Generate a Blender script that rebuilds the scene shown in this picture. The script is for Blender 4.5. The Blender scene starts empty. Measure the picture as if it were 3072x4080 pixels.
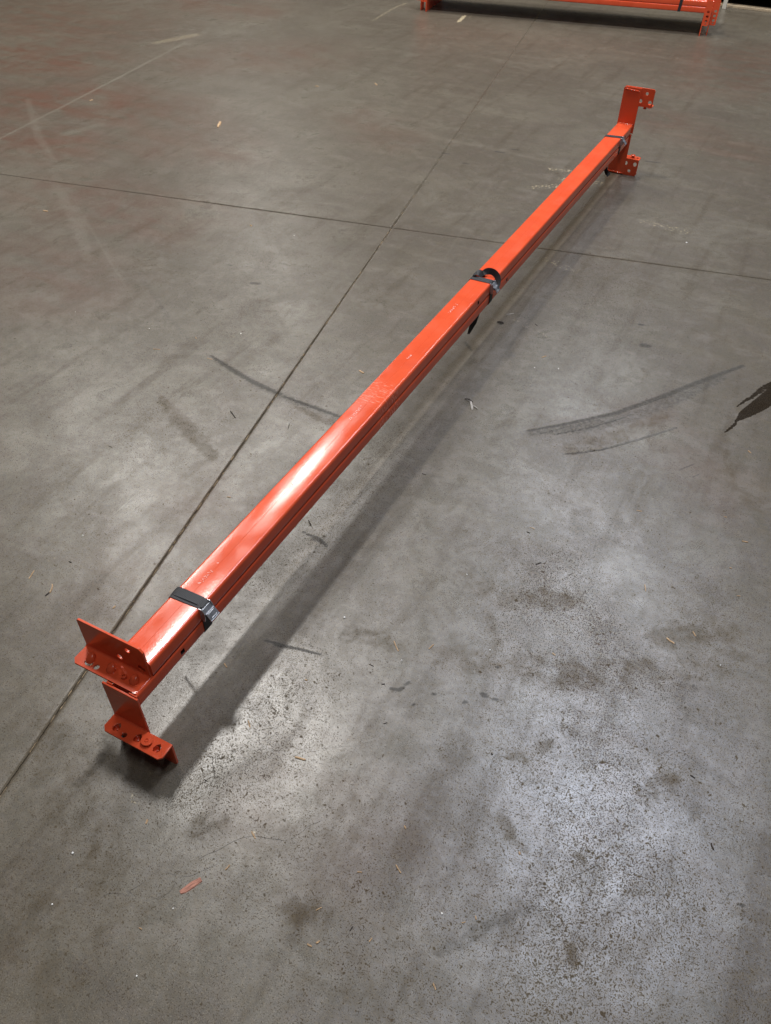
import bpy, bmesh, math, random
import numpy as np
from mathutils import Vector, Matrix
from mathutils.geometry import tessellate_polygon

# ------------------------------------------------------------------ camera, world, lamps, exposure
U = 0.022352                       # one drawing unit (0.88 inch) in metres; beam runs along +Y, floor is z = 0
CAM = (39.87, -26.19, 67.62)
YAW, PITCH, ROLL, FPX = -0.4716, 0.7617, 0.0143, 3112.7
scene = bpy.context.scene
COL = scene.collection


def cam_axes():
    f = Vector((math.sin(YAW) * math.cos(PITCH), math.cos(YAW) * math.cos(PITCH), -math.sin(PITCH)))
    r = f.cross(Vector((0, 0, 1))).normalized()
    u = r.cross(f)
    c, s = math.cos(ROLL), math.sin(ROLL)
    return r * c + u * s, u * c - r * s, f


CR, CU, CF = cam_axes()
cd = bpy.data.cameras.new('camera')
cam = bpy.data.objects.new('camera', cd)
COL.objects.link(cam)
cam.matrix_world = Matrix(((CR.x, CU.x, -CF.x, CAM[0] * U), (CR.y, CU.y, -CF.y, CAM[1] * U),
                           (CR.z, CU.z, -CF.z, CAM[2] * U), (0, 0, 0, 1)))
cd.sensor_fit = 'VERTICAL'
cd.sensor_height = 24
cd.lens = FPX / 4080 * 24
cd.clip_start = 0.05
cd.clip_end = 200
scene.camera = cam

w = bpy.data.worlds.new('World')
scene.world = w
w.use_nodes = True
w.node_tree.nodes['Background'].inputs[0].default_value = (0.93, 0.96, 1.0, 1)
w.node_tree.nodes['Background'].inputs[1].default_value = 0.05

HL = 300.0
AX = (-0.30, 0.954)                # the fixture rows run this way


def fixture(x, y, power, col=(1, 0.965, 0.915), lx=1.25, ly=0.32):
    d = bpy.data.lights.new('high_bay_lamp', 'AREA')
    d.shape = 'RECTANGLE'
    d.size, d.size_y = ly, lx
    d.energy = power
    d.color = col
    o = bpy.data.objects.new('high_bay_lamp', d)
    COL.objects.link(o)
    o.location = (x * U, y * U, HL * U)
    o.rotation_euler = (0, 0, math.atan2(-AX[0], AX[1]))
    o['label'] = 'long high bay lamp hung from the warehouse ceiling'
    o['category'] = 'lamp'
    o['group'] = 'ceiling lamps'


fixture(-120, 138, 370, lx=0.9, ly=0.36)
fixture(-192, 304, 260, lx=1.3, ly=0.9)
fixture(-300, 240, 300, lx=1.6, ly=1.5)
fixture(54, 160, 370, (0.76, 0.83, 1.0), lx=1.8, ly=0.6)
fixture(6, 290, 250, (0.86, 0.91, 1.0), lx=1.8, ly=0.6)
fixture(-45, 430, 160, (0.90, 0.94, 1.0), lx=1.8, ly=0.6)
fixture(-400, 560, 160, lx=2.0, ly=1.0)
fixture(75, -26, 120, (0.95, 0.97, 1.0), lx=2.0, ly=0.8)  # overhead fill, added to light the flange tops of the near brackets

vs = scene.view_settings
vs.view_transform = 'Standard'
vs.look = 'None'
vs.exposure = -0.14
vs.gamma = 1.0
vs.use_curve_mapping = False
scene.cycles.use_denoising = True
scene.cycles.max_bounces = 8
scene.cycles.sample_clamp_indirect = 4

# ------------------------------------------------------------------ helpers
rnd = random.Random(11)


def floor_at(px, py, z=0.0):
    """photo pixel (3072 x 4080) -> point on the horizontal plane z, in units"""
    d = CR * ((px - 1536) / FPX) - CU * ((py - 2040) / FPX) + CF
    t = (z - CAM[2]) / d.z
    return Vector((CAM[0] + d.x * t, CAM[1] + d.y * t, z))


class MB:
    def __init__(self):
        self.v, self.f = [], []

    def add(self, vs_, fs):
        n = len(self.v)
        self.v += [tuple(q) for q in vs_]
        self.f += [tuple(i + n for i in f) for f in fs]
        return self

    def box(self, a, b):
        (x0, y0, z0), (x1, y1, z1) = a, b
        return self.add([(x0, y0, z0), (x1, y0, z0), (x1, y1, z0), (x0, y1, z0),
                         (x0, y0, z1), (x1, y0, z1), (x1, y1, z1), (x0, y1, z1)],
                        [(0, 3, 2, 1), (4, 5, 6, 7), (0, 1, 5, 4), (1, 2, 6, 5), (2, 3, 7, 6), (3, 0, 4, 7)])

    def plate(self, outer, holes, t, o, eu, ev):
        """flat plate with real holes: outline in (u, v), thickness t along eu x ev"""
        o, eu, ev = Vector(o), Vector(eu), Vector(ev)
        en = eu.cross(ev)
        loops = [outer] + holes
        tris = tessellate_polygon([[Vector((a, b, 0)) for a, b in l] for l in loops])
        flat = [q for l in loops for q in l]
        n = len(flat)
        vv = [o + eu * a + ev * b for a, b in flat] + [o + eu * a + ev * b + en * t for a, b in flat]
        ff = []
        for tr in tris:
            a, b, c = [flat[i] for i in tr]
            ccw = (b[0] - a[0]) * (c[1] - a[1]) - (b[1] - a[1]) * (c[0] - a[0]) > 0
            i, j, k = tr if ccw else tr[::-1]
            ff.append((k, j, i))
            ff.append((i + n, j + n, k + n))
        s = 0
        for li, l in enumerate(loops):
            m = len(l)
            area = sum(l[i][0] * l[(i + 1) % m][1] - l[(i + 1) % m][0] * l[i][1] for i in range(m))
            for i in range(m):
                a, b = s + i, s + (i + 1) % m
                q = (a, b, b + n, a + n)
                if (area > 0) != (li == 0):
                    q = q[::-1]
                ff.append(q)
            s += m
        return self.add(vv, ff)

    def lathe(self, prof, c, n=20, ax=(0, 0, 1), u=(1, 0, 0)):
        c, ax, u = Vector(c), Vector(ax), Vector(u)
        w_ = ax.cross(u)
        vv, ff = [], []
        for r, h in prof:
            for i in range(n):
                a = 2 * math.pi * i / n
                vv.append(c + u * (r * math.cos(a)) + w_ * (r * math.sin(a)) + ax * h)
        for k in range(len(prof) - 1):
            for i in range(n):
                j = (i + 1) % n
                ff.append((k * n + i, k * n + j, (k + 1) * n + j, (k + 1) * n + i))
        ff.append(tuple(range(n))[::-1])
        ff.append(tuple((len(prof) - 1) * n + i for i in range(n)))
        return self.add(vv, ff)

    def build(self, name, mat, parent=None, bevel=0.0, smooth=False, origin=None, seg=2):
        me = bpy.data.meshes.new(name)
        o0 = Vector(origin) if origin else Vector((0, 0, 0))
        me.from_pydata([((x - o0.x) * U, (y - o0.y) * U, (z - o0.z) * U) for x, y, z in self.v], [], self.f)
        me.materials.append(mat)
        if smooth:
            me.shade_smooth()
        ob = bpy.data.objects.new(name, me)
        COL.objects.link(ob)
        ob.location = o0 * U
        if parent:
            ob.parent = parent
            ob.matrix_parent_inverse = Matrix.Translation(-world_loc(parent))
        if bevel:
            m = ob.modifiers.new('edge', 'BEVEL')
            m.width = bevel * U
            m.segments = seg
            m.limit_method = 'ANGLE'
            m.angle_limit = 0.7
            me.shade_smooth()
            w2 = ob.modifiers.new('nrm', 'WEIGHTED_NORMAL')
            w2.keep_sharp = False
        return ob


def world_loc(o):
    p = Vector(o.location)
    while o.parent:
        p = Vector(o.location) if o.parent is None else p
        break
    return Vector(o.get('_wl', o.location))


def empty(name, loc):
    e = bpy.data.objects.new(name, None)
    e.empty_display_size = 0.05
    COL.objects.link(e)
    e.location = Vector(loc) * U
    return e


def tag(o, label, cat, group=None):
    o['label'] = label
    o['category'] = cat
    o['kind'] = 'thing'
    if group:
        o['group'] = group
    return o


def circle(cx, cy, r, n=18, rx=None):
    return [(cx + (rx or r) * math.cos(2 * math.pi * i / n), cy + r * math.sin(2 * math.pi * i / n)) for i in range(n)]


def chamfer(x0, y0, x1, y1, c):
    """rectangle with the four corner cuts c = (bl, br, tr, tl)"""
    a, b, d, e = c
    p = []
    p += [(x0, y0 + a), (x0 + a, y0)] if a else [(x0, y0)]
    p += [(x1 - b, y0), (x1, y0 + b)] if b else [(x1, y0)]
    p += [(x1, y1 - d), (x1 - d, y1)] if d else [(x1, y1)]
    p += [(x0 + e, y1), (x0, y1 - e)] if e else [(x0, y1)]
    return p


# ------------------------------------------------------------------ materials
class NT:
    def __init__(self, name):
        self.m = bpy.data.materials.new(name)
        self.m.use_nodes = True
        self.t = self.m.node_tree
        self.b = self.t.nodes['Principled BSDF']

    def n(self, kind, **kw):
        nd = self.t.nodes.new(kind)
        for k, v_ in kw.items():
            setattr(nd, k, v_)
        return nd

    def l(self, a, b):
        self.t.links.new(a, b)

    def val(self, sock, v_):
        if isinstance(v_, bpy.types.NodeSocket):
            self.l(v_, sock)
        else:
            sock.default_value = v_

    def math(self, op, a, b=None, c=None, clamp=False):
        nd = self.n('ShaderNodeMath', operation=op, use_clamp=clamp)
        self.val(nd.inputs[0], a)
        if b is not None:
            self.val(nd.inputs[1], b)
        if c is not None:
            self.val(nd.inputs[2], c)
        return nd.outputs[0]

    def step(self, x, lo, hi, a=0.0, b=1.0):
        nd = self.n('ShaderNodeMapRange', interpolation_type='SMOOTHSTEP')
        self.val(nd.inputs[0], x)
        nd.inputs[1].default_value, nd.inputs[2].default_value = lo, hi
        nd.inputs[3].default_value, nd.inputs[4].default_value = a, b
        return nd.outputs[0]

    def mix(self, f, a, b, blend='MIX'):
        nd = self.n('ShaderNodeMix', data_type='RGBA', blend_type=blend)
        self.val(nd.inputs[0], f)
        for s, v_ in ((nd.inputs[6], a), (nd.inputs[7], b)):
            self.val(s, v_ if isinstance(v_, bpy.types.NodeSocket) else (*v_, 1))
        return nd.outputs[2]

    def pos(self):
        return self.n('ShaderNodeNewGeometry').outputs['Position']

    def mapped(self, vec, scale=(1, 1, 1), rot=(0, 0, 0), loc=(0, 0, 0)):
        nd = self.n('ShaderNodeMapping')
        self.l(vec, nd.inputs[0])
        nd.inputs['Scale'].default_value = scale
        nd.inputs['Rotation'].default_value = rot
        nd.inputs['Location'].default_value = loc
        return nd.outputs[0]

    def noise(self, vec, scale, detail=3, rough=0.55, dist=0.0, out='Fac'):
        nd = self.n('ShaderNodeTexNoise')
        if vec is not None:
            self.l(vec, nd.inputs['Vector'])
        nd.inputs['Scale'].default_value = scale
        nd.inputs['Detail'].default_value = detail
        nd.inputs['Roughness'].default_value = rough
        nd.inputs['Distortion'].default_value = dist
        return nd.outputs[out]

    def voro(self, vec, scale, feature='F1', out='Distance', rand=1.0):
        nd = self.n('ShaderNodeTexVoronoi', feature=feature)
        self.l(vec, nd.inputs['Vector'])
        nd.inputs['Scale'].default_value = scale
        nd.inputs['Randomness'].default_value = rand
        return nd.outputs[out]

    def attr(self, name):
        return self.n('ShaderNodeAttribute', attribute_name=name).outputs['Fac']

    def bump(self, h, strength, dist, prev=None):
        nd = self.n('ShaderNodeBump')
        nd.inputs['Strength'].default_value = strength
        nd.inputs['Distance'].default_value = dist
        self.l(h, nd.inputs['Height'])
        if prev is not None:
            self.l(prev, nd.inputs['Normal'])
        return nd.outputs[0]

    def out(self, color=None, rough=None, normal=None, spec=None, metal=None):
        i = self.b.inputs
        for k, v_ in (('Base Color', color), ('Roughness', rough), ('Normal', normal),
                      ('Specular IOR Level', spec), ('Metallic', metal)):
            if v_ is None:
                continue
            if k == 'Base Color' and not isinstance(v_, bpy.types.NodeSocket):
                v_ = (*v_, 1)
            self.val(i[k], v_)
        return self.m


def concrete():
    t = NT('concrete')
    P = t.pos()
    big = t.noise(P, 0.9, 4, 0.6)
    mid = t.noise(P, 5.5, 5, 0.62, 0.6)
    streak = t.noise(t.mapped(P, (1.2, 9, 1), (0, 0, 0.75)), 1.0, 4, 0.65)
    streak2 = t.noise(t.mapped(P, (14, 1.3, 1), (0, 0, 0.35)), 1.0, 4, 0.6)
    fine = t.noise(P, 120, 4, 0.7)
    grit = t.noise(P, 420, 2, 0.6)
    # pits: two sizes, clustered
    warp = t.noise(P, 60, 2, 0.5, 0, 'Color')
    vm = t.n('ShaderNodeVectorMath', operation='MULTIPLY_ADD')
    t.l(warp, vm.inputs[0])
    vm.inputs[1].default_value = (0.012, 0.012, 0.012)
    t.l(P, vm.inputs[2])
    PW = vm.outputs[0]
    clump = t.noise(P, 9, 3, 0.6)
    dens = t.step(t.math('ADD', clump, t.math('MULTIPLY', big, 0.6)), 0.55, 1.0)
    near = t.attr('pitted')
    pit1 = t.noise(PW, 400, 1, 0.4)
    th1 = t.math('SUBTRACT', 0.655, t.math('MULTIPLY_ADD', near, 0.10, t.math('MULTIPLY', dens, 0.05)))
    pits1 = t.math('MULTIPLY', t.math('SUBTRACT', pit1, th1), 16, clamp=True)
    pit2 = t.noise(PW, 95, 2, 0.55)
    th2 = t.math('SUBTRACT', 0.72, t.math('MULTIPLY_ADD', near, 0.055, t.math('MULTIPLY', dens, 0.04)))
    pits2 = t.math('MULTIPLY', t.math('SUBTRACT', pit2, th2), 14, clamp=True)
    pits = t.math('MAXIMUM', t.math('MULTIPLY', pits1, 0.85), pits2)
    # hairline crazing
    ed = t.voro(PW, 17, 'DISTANCE_TO_EDGE', 'Distance')
    craz = t.math('MULTIPLY', t.step(ed, 0.0, 0.020, 1, 0),
                  t.step(t.noise(P, 7, 2, 0.5), 0.56, 0.66))
    craz = t.math('MULTIPLY', craz, near)
    # scratches
    sc1 = t.noise(t.mapped(P, (160, 2.2, 1), (0, 0, 0.62)), 1, 2, 0.5)
    sc2 = t.noise(t.mapped(P, (150, 2.6, 1), (0, 0, -0.9)), 1, 2, 0.5)
    scr = t.math('MAXIMUM', t.step(sc1, 0.725, 0.78), t.step(sc2, 0.73, 0.78))
    # marks stored on the mesh
    en = t.math('SUBTRACT', t.noise(P, 75, 4, 0.7), 0.5)
    en2 = t.math('SUBTRACT', t.noise(P, 22, 5, 0.72, 0.5), 0.5)

    def mark(name, amp, lo, hi, nz=None):
        a = t.attr(name)
        m = t.step(t.math('MULTIPLY_ADD', nz or en, amp, a), lo, hi)
        return t.math('MULTIPLY', m, t.step(a, 0.01, 0.12))
    rub = mark('rubber', 0.95, 0.10, 0.75)
    wet = mark('wet', 1.0, 0.40, 0.58)
    dust = mark('dust', 1.5, 0.22, 0.75, en2)
    pale = mark('pale', 0.9, 0.2, 0.75)
    chalk = mark('chalk', 2.2, 0.55, 0.85)
    cd_ = t.math('ABSOLUTE', t.math('MULTIPLY_ADD', en2, 0.30, t.math('MULTIPLY_ADD', en, 0.10, t.attr('crack_d'))))
    crack = t.math('MULTIPLY', t.step(cd_, 0.012, 0.05, 1, 0), t.attr('crack_m'))
    rust = t.math('MULTIPLY', t.attr('rust'), t.step(t.math('MULTIPLY_ADD', streak, 0.6, t.math('MULTIPLY', mid, 0.6)), 0.42, 0.75))
    # colour
    hue = t.noise(P, 13, 5, 0.68, 0.8)
    hue2 = t.noise(P, 38, 4, 0.65, 0.4)
    c = t.mix(t.step(big, 0.34, 0.66), (0.0621, 0.0490, 0.0341), (0.1086, 0.0925, 0.0674))
    blot = t.noise(P, 2.4, 7, 0.72, 0.9)
    c = t.mix(t.math('MULTIPLY', t.step(blot, 0.52, 0.68), 0.50), c, (0.0485, 0.0370, 0.0255))
    c = t.mix(t.math('MULTIPLY', t.step(blot, 0.47, 0.34), 0.42), c, (0.1261, 0.1121, 0.0862))
    c = t.mix(t.math('MULTIPLY', t.step(mid, 0.44, 0.66), 0.70), c, (0.0563, 0.0417, 0.0279))
    c = t.mix(t.math('MULTIPLY', t.step(mid, 0.46, 0.28), 0.60), c, (0.1125, 0.0971, 0.0713))
    c = t.mix(t.math('MULTIPLY', t.step(hue, 0.48, 0.66), 0.60), c, (0.0931, 0.0844, 0.0620))
    c = t.mix(t.math('MULTIPLY', t.step(hue, 0.48, 0.32), 0.60), c, (0.0718, 0.0499, 0.0341))
    c = t.mix(t.math('MULTIPLY', t.step(streak, 0.5, 0.70), 0.50), c, (0.1242, 0.1061, 0.0774))
    c = t.mix(t.math('MULTIPLY', t.step(streak2, 0.52, 0.72), 0.55), c, (0.0534, 0.0408, 0.0279))
    c = t.mix(t.math('MULTIPLY', t.step(hue2, 0.52, 0.68), 0.45), c, (0.1300, 0.1071, 0.0728))
    c = t.mix(t.math('MULTIPLY', t.step(hue2, 0.46, 0.32), 0.55), c, (0.0388, 0.0299, 0.0209))
    c = t.mix(t.math('MULTIPLY', t.step(fine, 0.48, 0.66), 0.50), c, (0.1552, 0.1270, 0.0852))
    c = t.mix(t.math('MULTIPLY', t.step(fine, 0.46, 0.32), 0.55), c, (0.0330, 0.0254, 0.0171))
    c = t.mix(t.math('MULTIPLY', t.step(grit, 0.58, 0.70), 0.60), c, (0.2425, 0.1996, 0.1316))
    c = t.mix(t.math('MULTIPLY', t.step(grit, 0.43, 0.30), 0.60), c, (0.0272, 0.0209, 0.0139))
    c = t.mix(t.math('MULTIPLY', t.step(t.math('MULTIPLY_ADD', fine, 0.35, t.math('MULTIPLY', hue2, 0.65)), 0.66, 0.71), 0.7), c, (0.2910, 0.2268, 0.1355))
    q = t.math('MULTIPLY_ADD', blot, 0.26, t.math('MULTIPLY_ADD', hue, 0.28, t.math('MULTIPLY_ADD', hue2, 0.25, t.math('MULTIPLY', fine, 0.21))))
    worn = t.step(q, 0.43, 0.58)
    c = t.mix(t.math('MULTIPLY', worn, 0.30), c, (0.0524, 0.0389, 0.0273))
    c = t.mix(t.math('MULTIPLY', t.step(q, 0.50, 0.40), 0.35), c, (0.1339, 0.1197, 0.0942))
    c = t.mix(t.math('MULTIPLY', rust, 0.90), c, (0.092, 0.040, 0.024))
    c = t.mix(t.math('MULTIPLY', dust, 0.33), c, (0.0718, 0.0542, 0.0331))
    c = t.mix(t.math('MULTIPLY', scr, 0.30), c, (0.1835, 0.1582, 0.1162))
    c = t.mix(t.math('MULTIPLY', pale, 0.40), c, (0.1668, 0.1506, 0.1162))
    c = t.mix(t.math('MULTIPLY', chalk, 0.8), c, (0.4004, 0.3314, 0.2080))
    c = t.mix(t.math('MULTIPLY', pits, 0.45), c, (0.0484, 0.0332, 0.0178))
    c = t.mix(t.math('MULTIPLY', craz, 0.60), c, (0.0301, 0.0211, 0.0122))
    c = t.mix(t.math('MULTIPLY', crack, 0.70), c, (0.0250, 0.0189, 0.0116))
    c = t.mix(t.math('MULTIPLY', rub, 0.75), c, (0.026, 0.023, 0.018))
    c = t.mix(t.math('MULTIPLY', wet, 0.95), c, t.mix(t.step(grit, 0.50, 0.66), (0.009, 0.0055, 0.003), (0.045, 0.032, 0.018)))
    # gloss
    r = t.math('MULTIPLY_ADD', t.step(mid, 0.3, 0.7), 0.07, 0.275)
    r = t.math('MULTIPLY_ADD', t.step(hue, 0.35, 0.65), -0.03, r)
    r = t.math('MULTIPLY_ADD', t.step(blot, 0.42, 0.62), 0.06, r)
    r = t.math('MULTIPLY_ADD', t.step(grit, 0.4, 0.65), 0.10, r)
    r = t.math('MULTIPLY_ADD', pits, 0.50, r)
    r = t.math('MULTIPLY_ADD', dust, 0.12, r)
    r = t.math('MULTIPLY_ADD', rub, 0.14, r)
    r = t.math('MULTIPLY_ADD', t.math('MAXIMUM', crack, craz), 0.3, r)
    r = t.math('MULTIPLY_ADD', wet, -0.06, r, clamp=True)
    s = t.math('MULTIPLY_ADD', worn, -0.30, 0.78)
    s = t.math('MULTIPLY_ADD', t.step(streak2, 0.50, 0.70), -0.16, s)
    s = t.math('MULTIPLY_ADD', t.step(grit, 0.45, 0.62), -0.14, s)
    s = t.math('MULTIPLY', s, t.math('MULTIPLY_ADD', pits, -0.80, 1.0))
    s = t.math('MULTIPLY_ADD', dust, -0.28, s, clamp=True)
    s = t.math('MULTIPLY', s, t.math('MULTIPLY_ADD', wet, -0.82, 1.0))
    s = t.math('MULTIPLY', s, t.math('MULTIPLY_ADD', rust, -0.55, 1.0))
    s = t.math('MULTIPLY', s, t.math('MULTIPLY_ADD', rub, -0.45, 1.0))
    # relief
    h = t.math('MULTIPLY_ADD', grit, 0.6, t.math('MULTIPLY', fine, 0.6))
    nrm = t.bump(h, 0.22, 0.0010)
    return t.out(c, r, nrm, s)


def paint():
    t = NT('orange_paint')
    P = t.pos()
    sm = t.noise(P, 9, 3, 0.6, 0.4)
    smudge = t.noise(t.mapped(P, (1, 0.7, 1)), 16, 2, 0.4)
    c = t.mix(t.step(sm, 0.35, 0.7), (0.60, 0.072, 0.024), (0.66, 0.088, 0.031))
    # transport scuffs across the top
    sep = t.n('ShaderNodeSeparateXYZ')
    t.l(P, sep.inputs[0])
    y = sep.outputs[1]
    band = t.math('MULTIPLY', t.step(y, 42 * U, 44 * U), t.step(y, 47.6 * U, 49.5 * U, 1, 0))
    sc = t.noise(t.mapped(P, (60, 380, 60), (0, 0, 0.35)), 1, 3, 0.6)
    sc_b = t.math('MULTIPLY', band, t.step(sc, 0.54, 0.66))
    gen = t.step(t.noise(t.mapped(P, (300, 8, 300), (0, 0, 0.2)), 1, 2, 0.5), 0.73, 0.79)
    gen2 = t.step(t.noise(t.mapped(P, (26, 500, 500)), 1, 2, 0.5), 0.74, 0.80)
    scf = t.math('MAXIMUM', sc_b, t.math('MULTIPLY', t.math('MAXIMUM', gen, gen2), 0.5))
    c = t.mix(t.math('MULTIPLY', scf, 0.45), c, (0.80, 0.30, 0.20))
    r = t.math('MULTIPLY_ADD', t.step(smudge, 0.42, 0.6), 0.07, 0.15)
    r = t.math('MULTIPLY_ADD', scf, 0.2, r)
    peel = t.noise(P, 260, 2, 0.5)
    nrm = t.bump(peel, 0.10, 0.0012)
    return t.out(c, r, nrm, 0.5)


def webbing_mat():
    t = NT('black_webbing')
    P = t.n('ShaderNodeTexCoord').outputs['UV']
    wv = t.n('ShaderNodeTexWave', wave_type='BANDS', bands_direction='X')
    t.l(P, wv.inputs['Vector'])
    wv.inputs['Scale'].default_value = 1.0
    rib = wv.outputs['Fac']
    c = t.mix(t.step(rib, 0.2, 0.8), (0.006, 0.006, 0.007), (0.020, 0.020, 0.022))
    return t.out(c, 0.55, t.bump(rib, 0.6, 0.0008), 0.4)


def simple(name, col, rough, metal=0.0, var=0.25, scale=60, spec=0.5):
    t = NT(name)
    P = t.pos()
    n1 = t.noise(P, scale, 4, 0.6)
    c = t.mix(t.step(n1, 0.3, 0.7), tuple(x * (1 - var) for x in col), tuple(min(1, x * (1 + var)) for x in col))
    r = t.math('MULTIPLY_ADD', n1, 0.2, rough - 0.1, clamp=True)
    return t.out(c, r, t.bump(t.noise(P, scale * 8, 2, 0.5), 0.15, 0.0006), spec, metal)


def woodmat(name, col):
    t = NT(name)
    oc = t.n('ShaderNodeTexCoord').outputs['Object']
    g = t.noise(t.mapped(oc, (60, 900, 900)), 1, 3, 0.6)
    c = t.mix(t.step(g, 0.3, 0.7), tuple(x * 0.6 for x in col), tuple(min(1, x * 1.25) for x in col))
    return t.out(c, 0.8, t.bump(g, 0.4, 0.0005), 0.3)


M_CON = concrete()
M_PAINT = paint()
M_WEB = webbing_mat()
M_STEEL = simple('zinc_steel', (0.45, 0.46, 0.49), 0.36, 0.8, 0.12, 90)
M_HOLE_SHADE = simple('painted_hole_shade', (0.020, 0.017, 0.015), 0.6, 0, 0.3, 60, 0.2)  # near-black that paints the unlit shade inside the beam holes
M_GROUT = simple('joint_dirt', (0.10, 0.078, 0.053), 0.95, 0, 0.5, 160, 0.1)
M_SEAL = simple('joint_sealant', (0.34, 0.25, 0.15), 0.85, 0, 0.35, 220, 0.2)
M_INK = simple('pale_ink', (0.72, 0.55, 0.50), 0.6, 0, 0.2, 300, 0.3)
M_TAN = woodmat('tan_wood', (0.44, 0.29, 0.16))
M_RED = woodmat('redbrown_wood', (0.36, 0.165, 0.115))
M_DARK = woodmat('dark_wood', (0.045, 0.034, 0.026))
M_GREYP = woodmat('grey_scrap', (0.36, 0.33, 0.29))
M_CRUMB = simple('white_crumb', (0.75, 0.73, 0.68), 0.8, 0, 0.1, 200)
M_PALLET_SHADE = simple('painted_pallet_shade', (0.006, 0.006, 0.007), 0.6, 0, 0.3, 40)  # black that paints the shaded space under the pallet
M_BOARD = woodmat('pallet_board', (0.40, 0.31, 0.20))
M_POST = simple('cream_paint', (0.50, 0.46, 0.38), 0.5, 0, 0.1, 40)
M_YEL = simple('yellow_paint', (0.55, 0.42, 0.10), 0.5, 0, 0.1, 40)

# ------------------------------------------------------------------ floor: four slabs between two saw-cut joints
TH = -0.1917
DA = np.array([math.sin(TH), math.cos(TH)])
DB = np.array([math.cos(TH), -math.sin(TH)])
OO = np.array([-29.906, 111.541])
S = 1.8439                                         # overview pixels -> photo pixels


def fpx(pts):
    return np.array([[*floor_at(x * S, y * S).xy] for x, y in pts])


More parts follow.
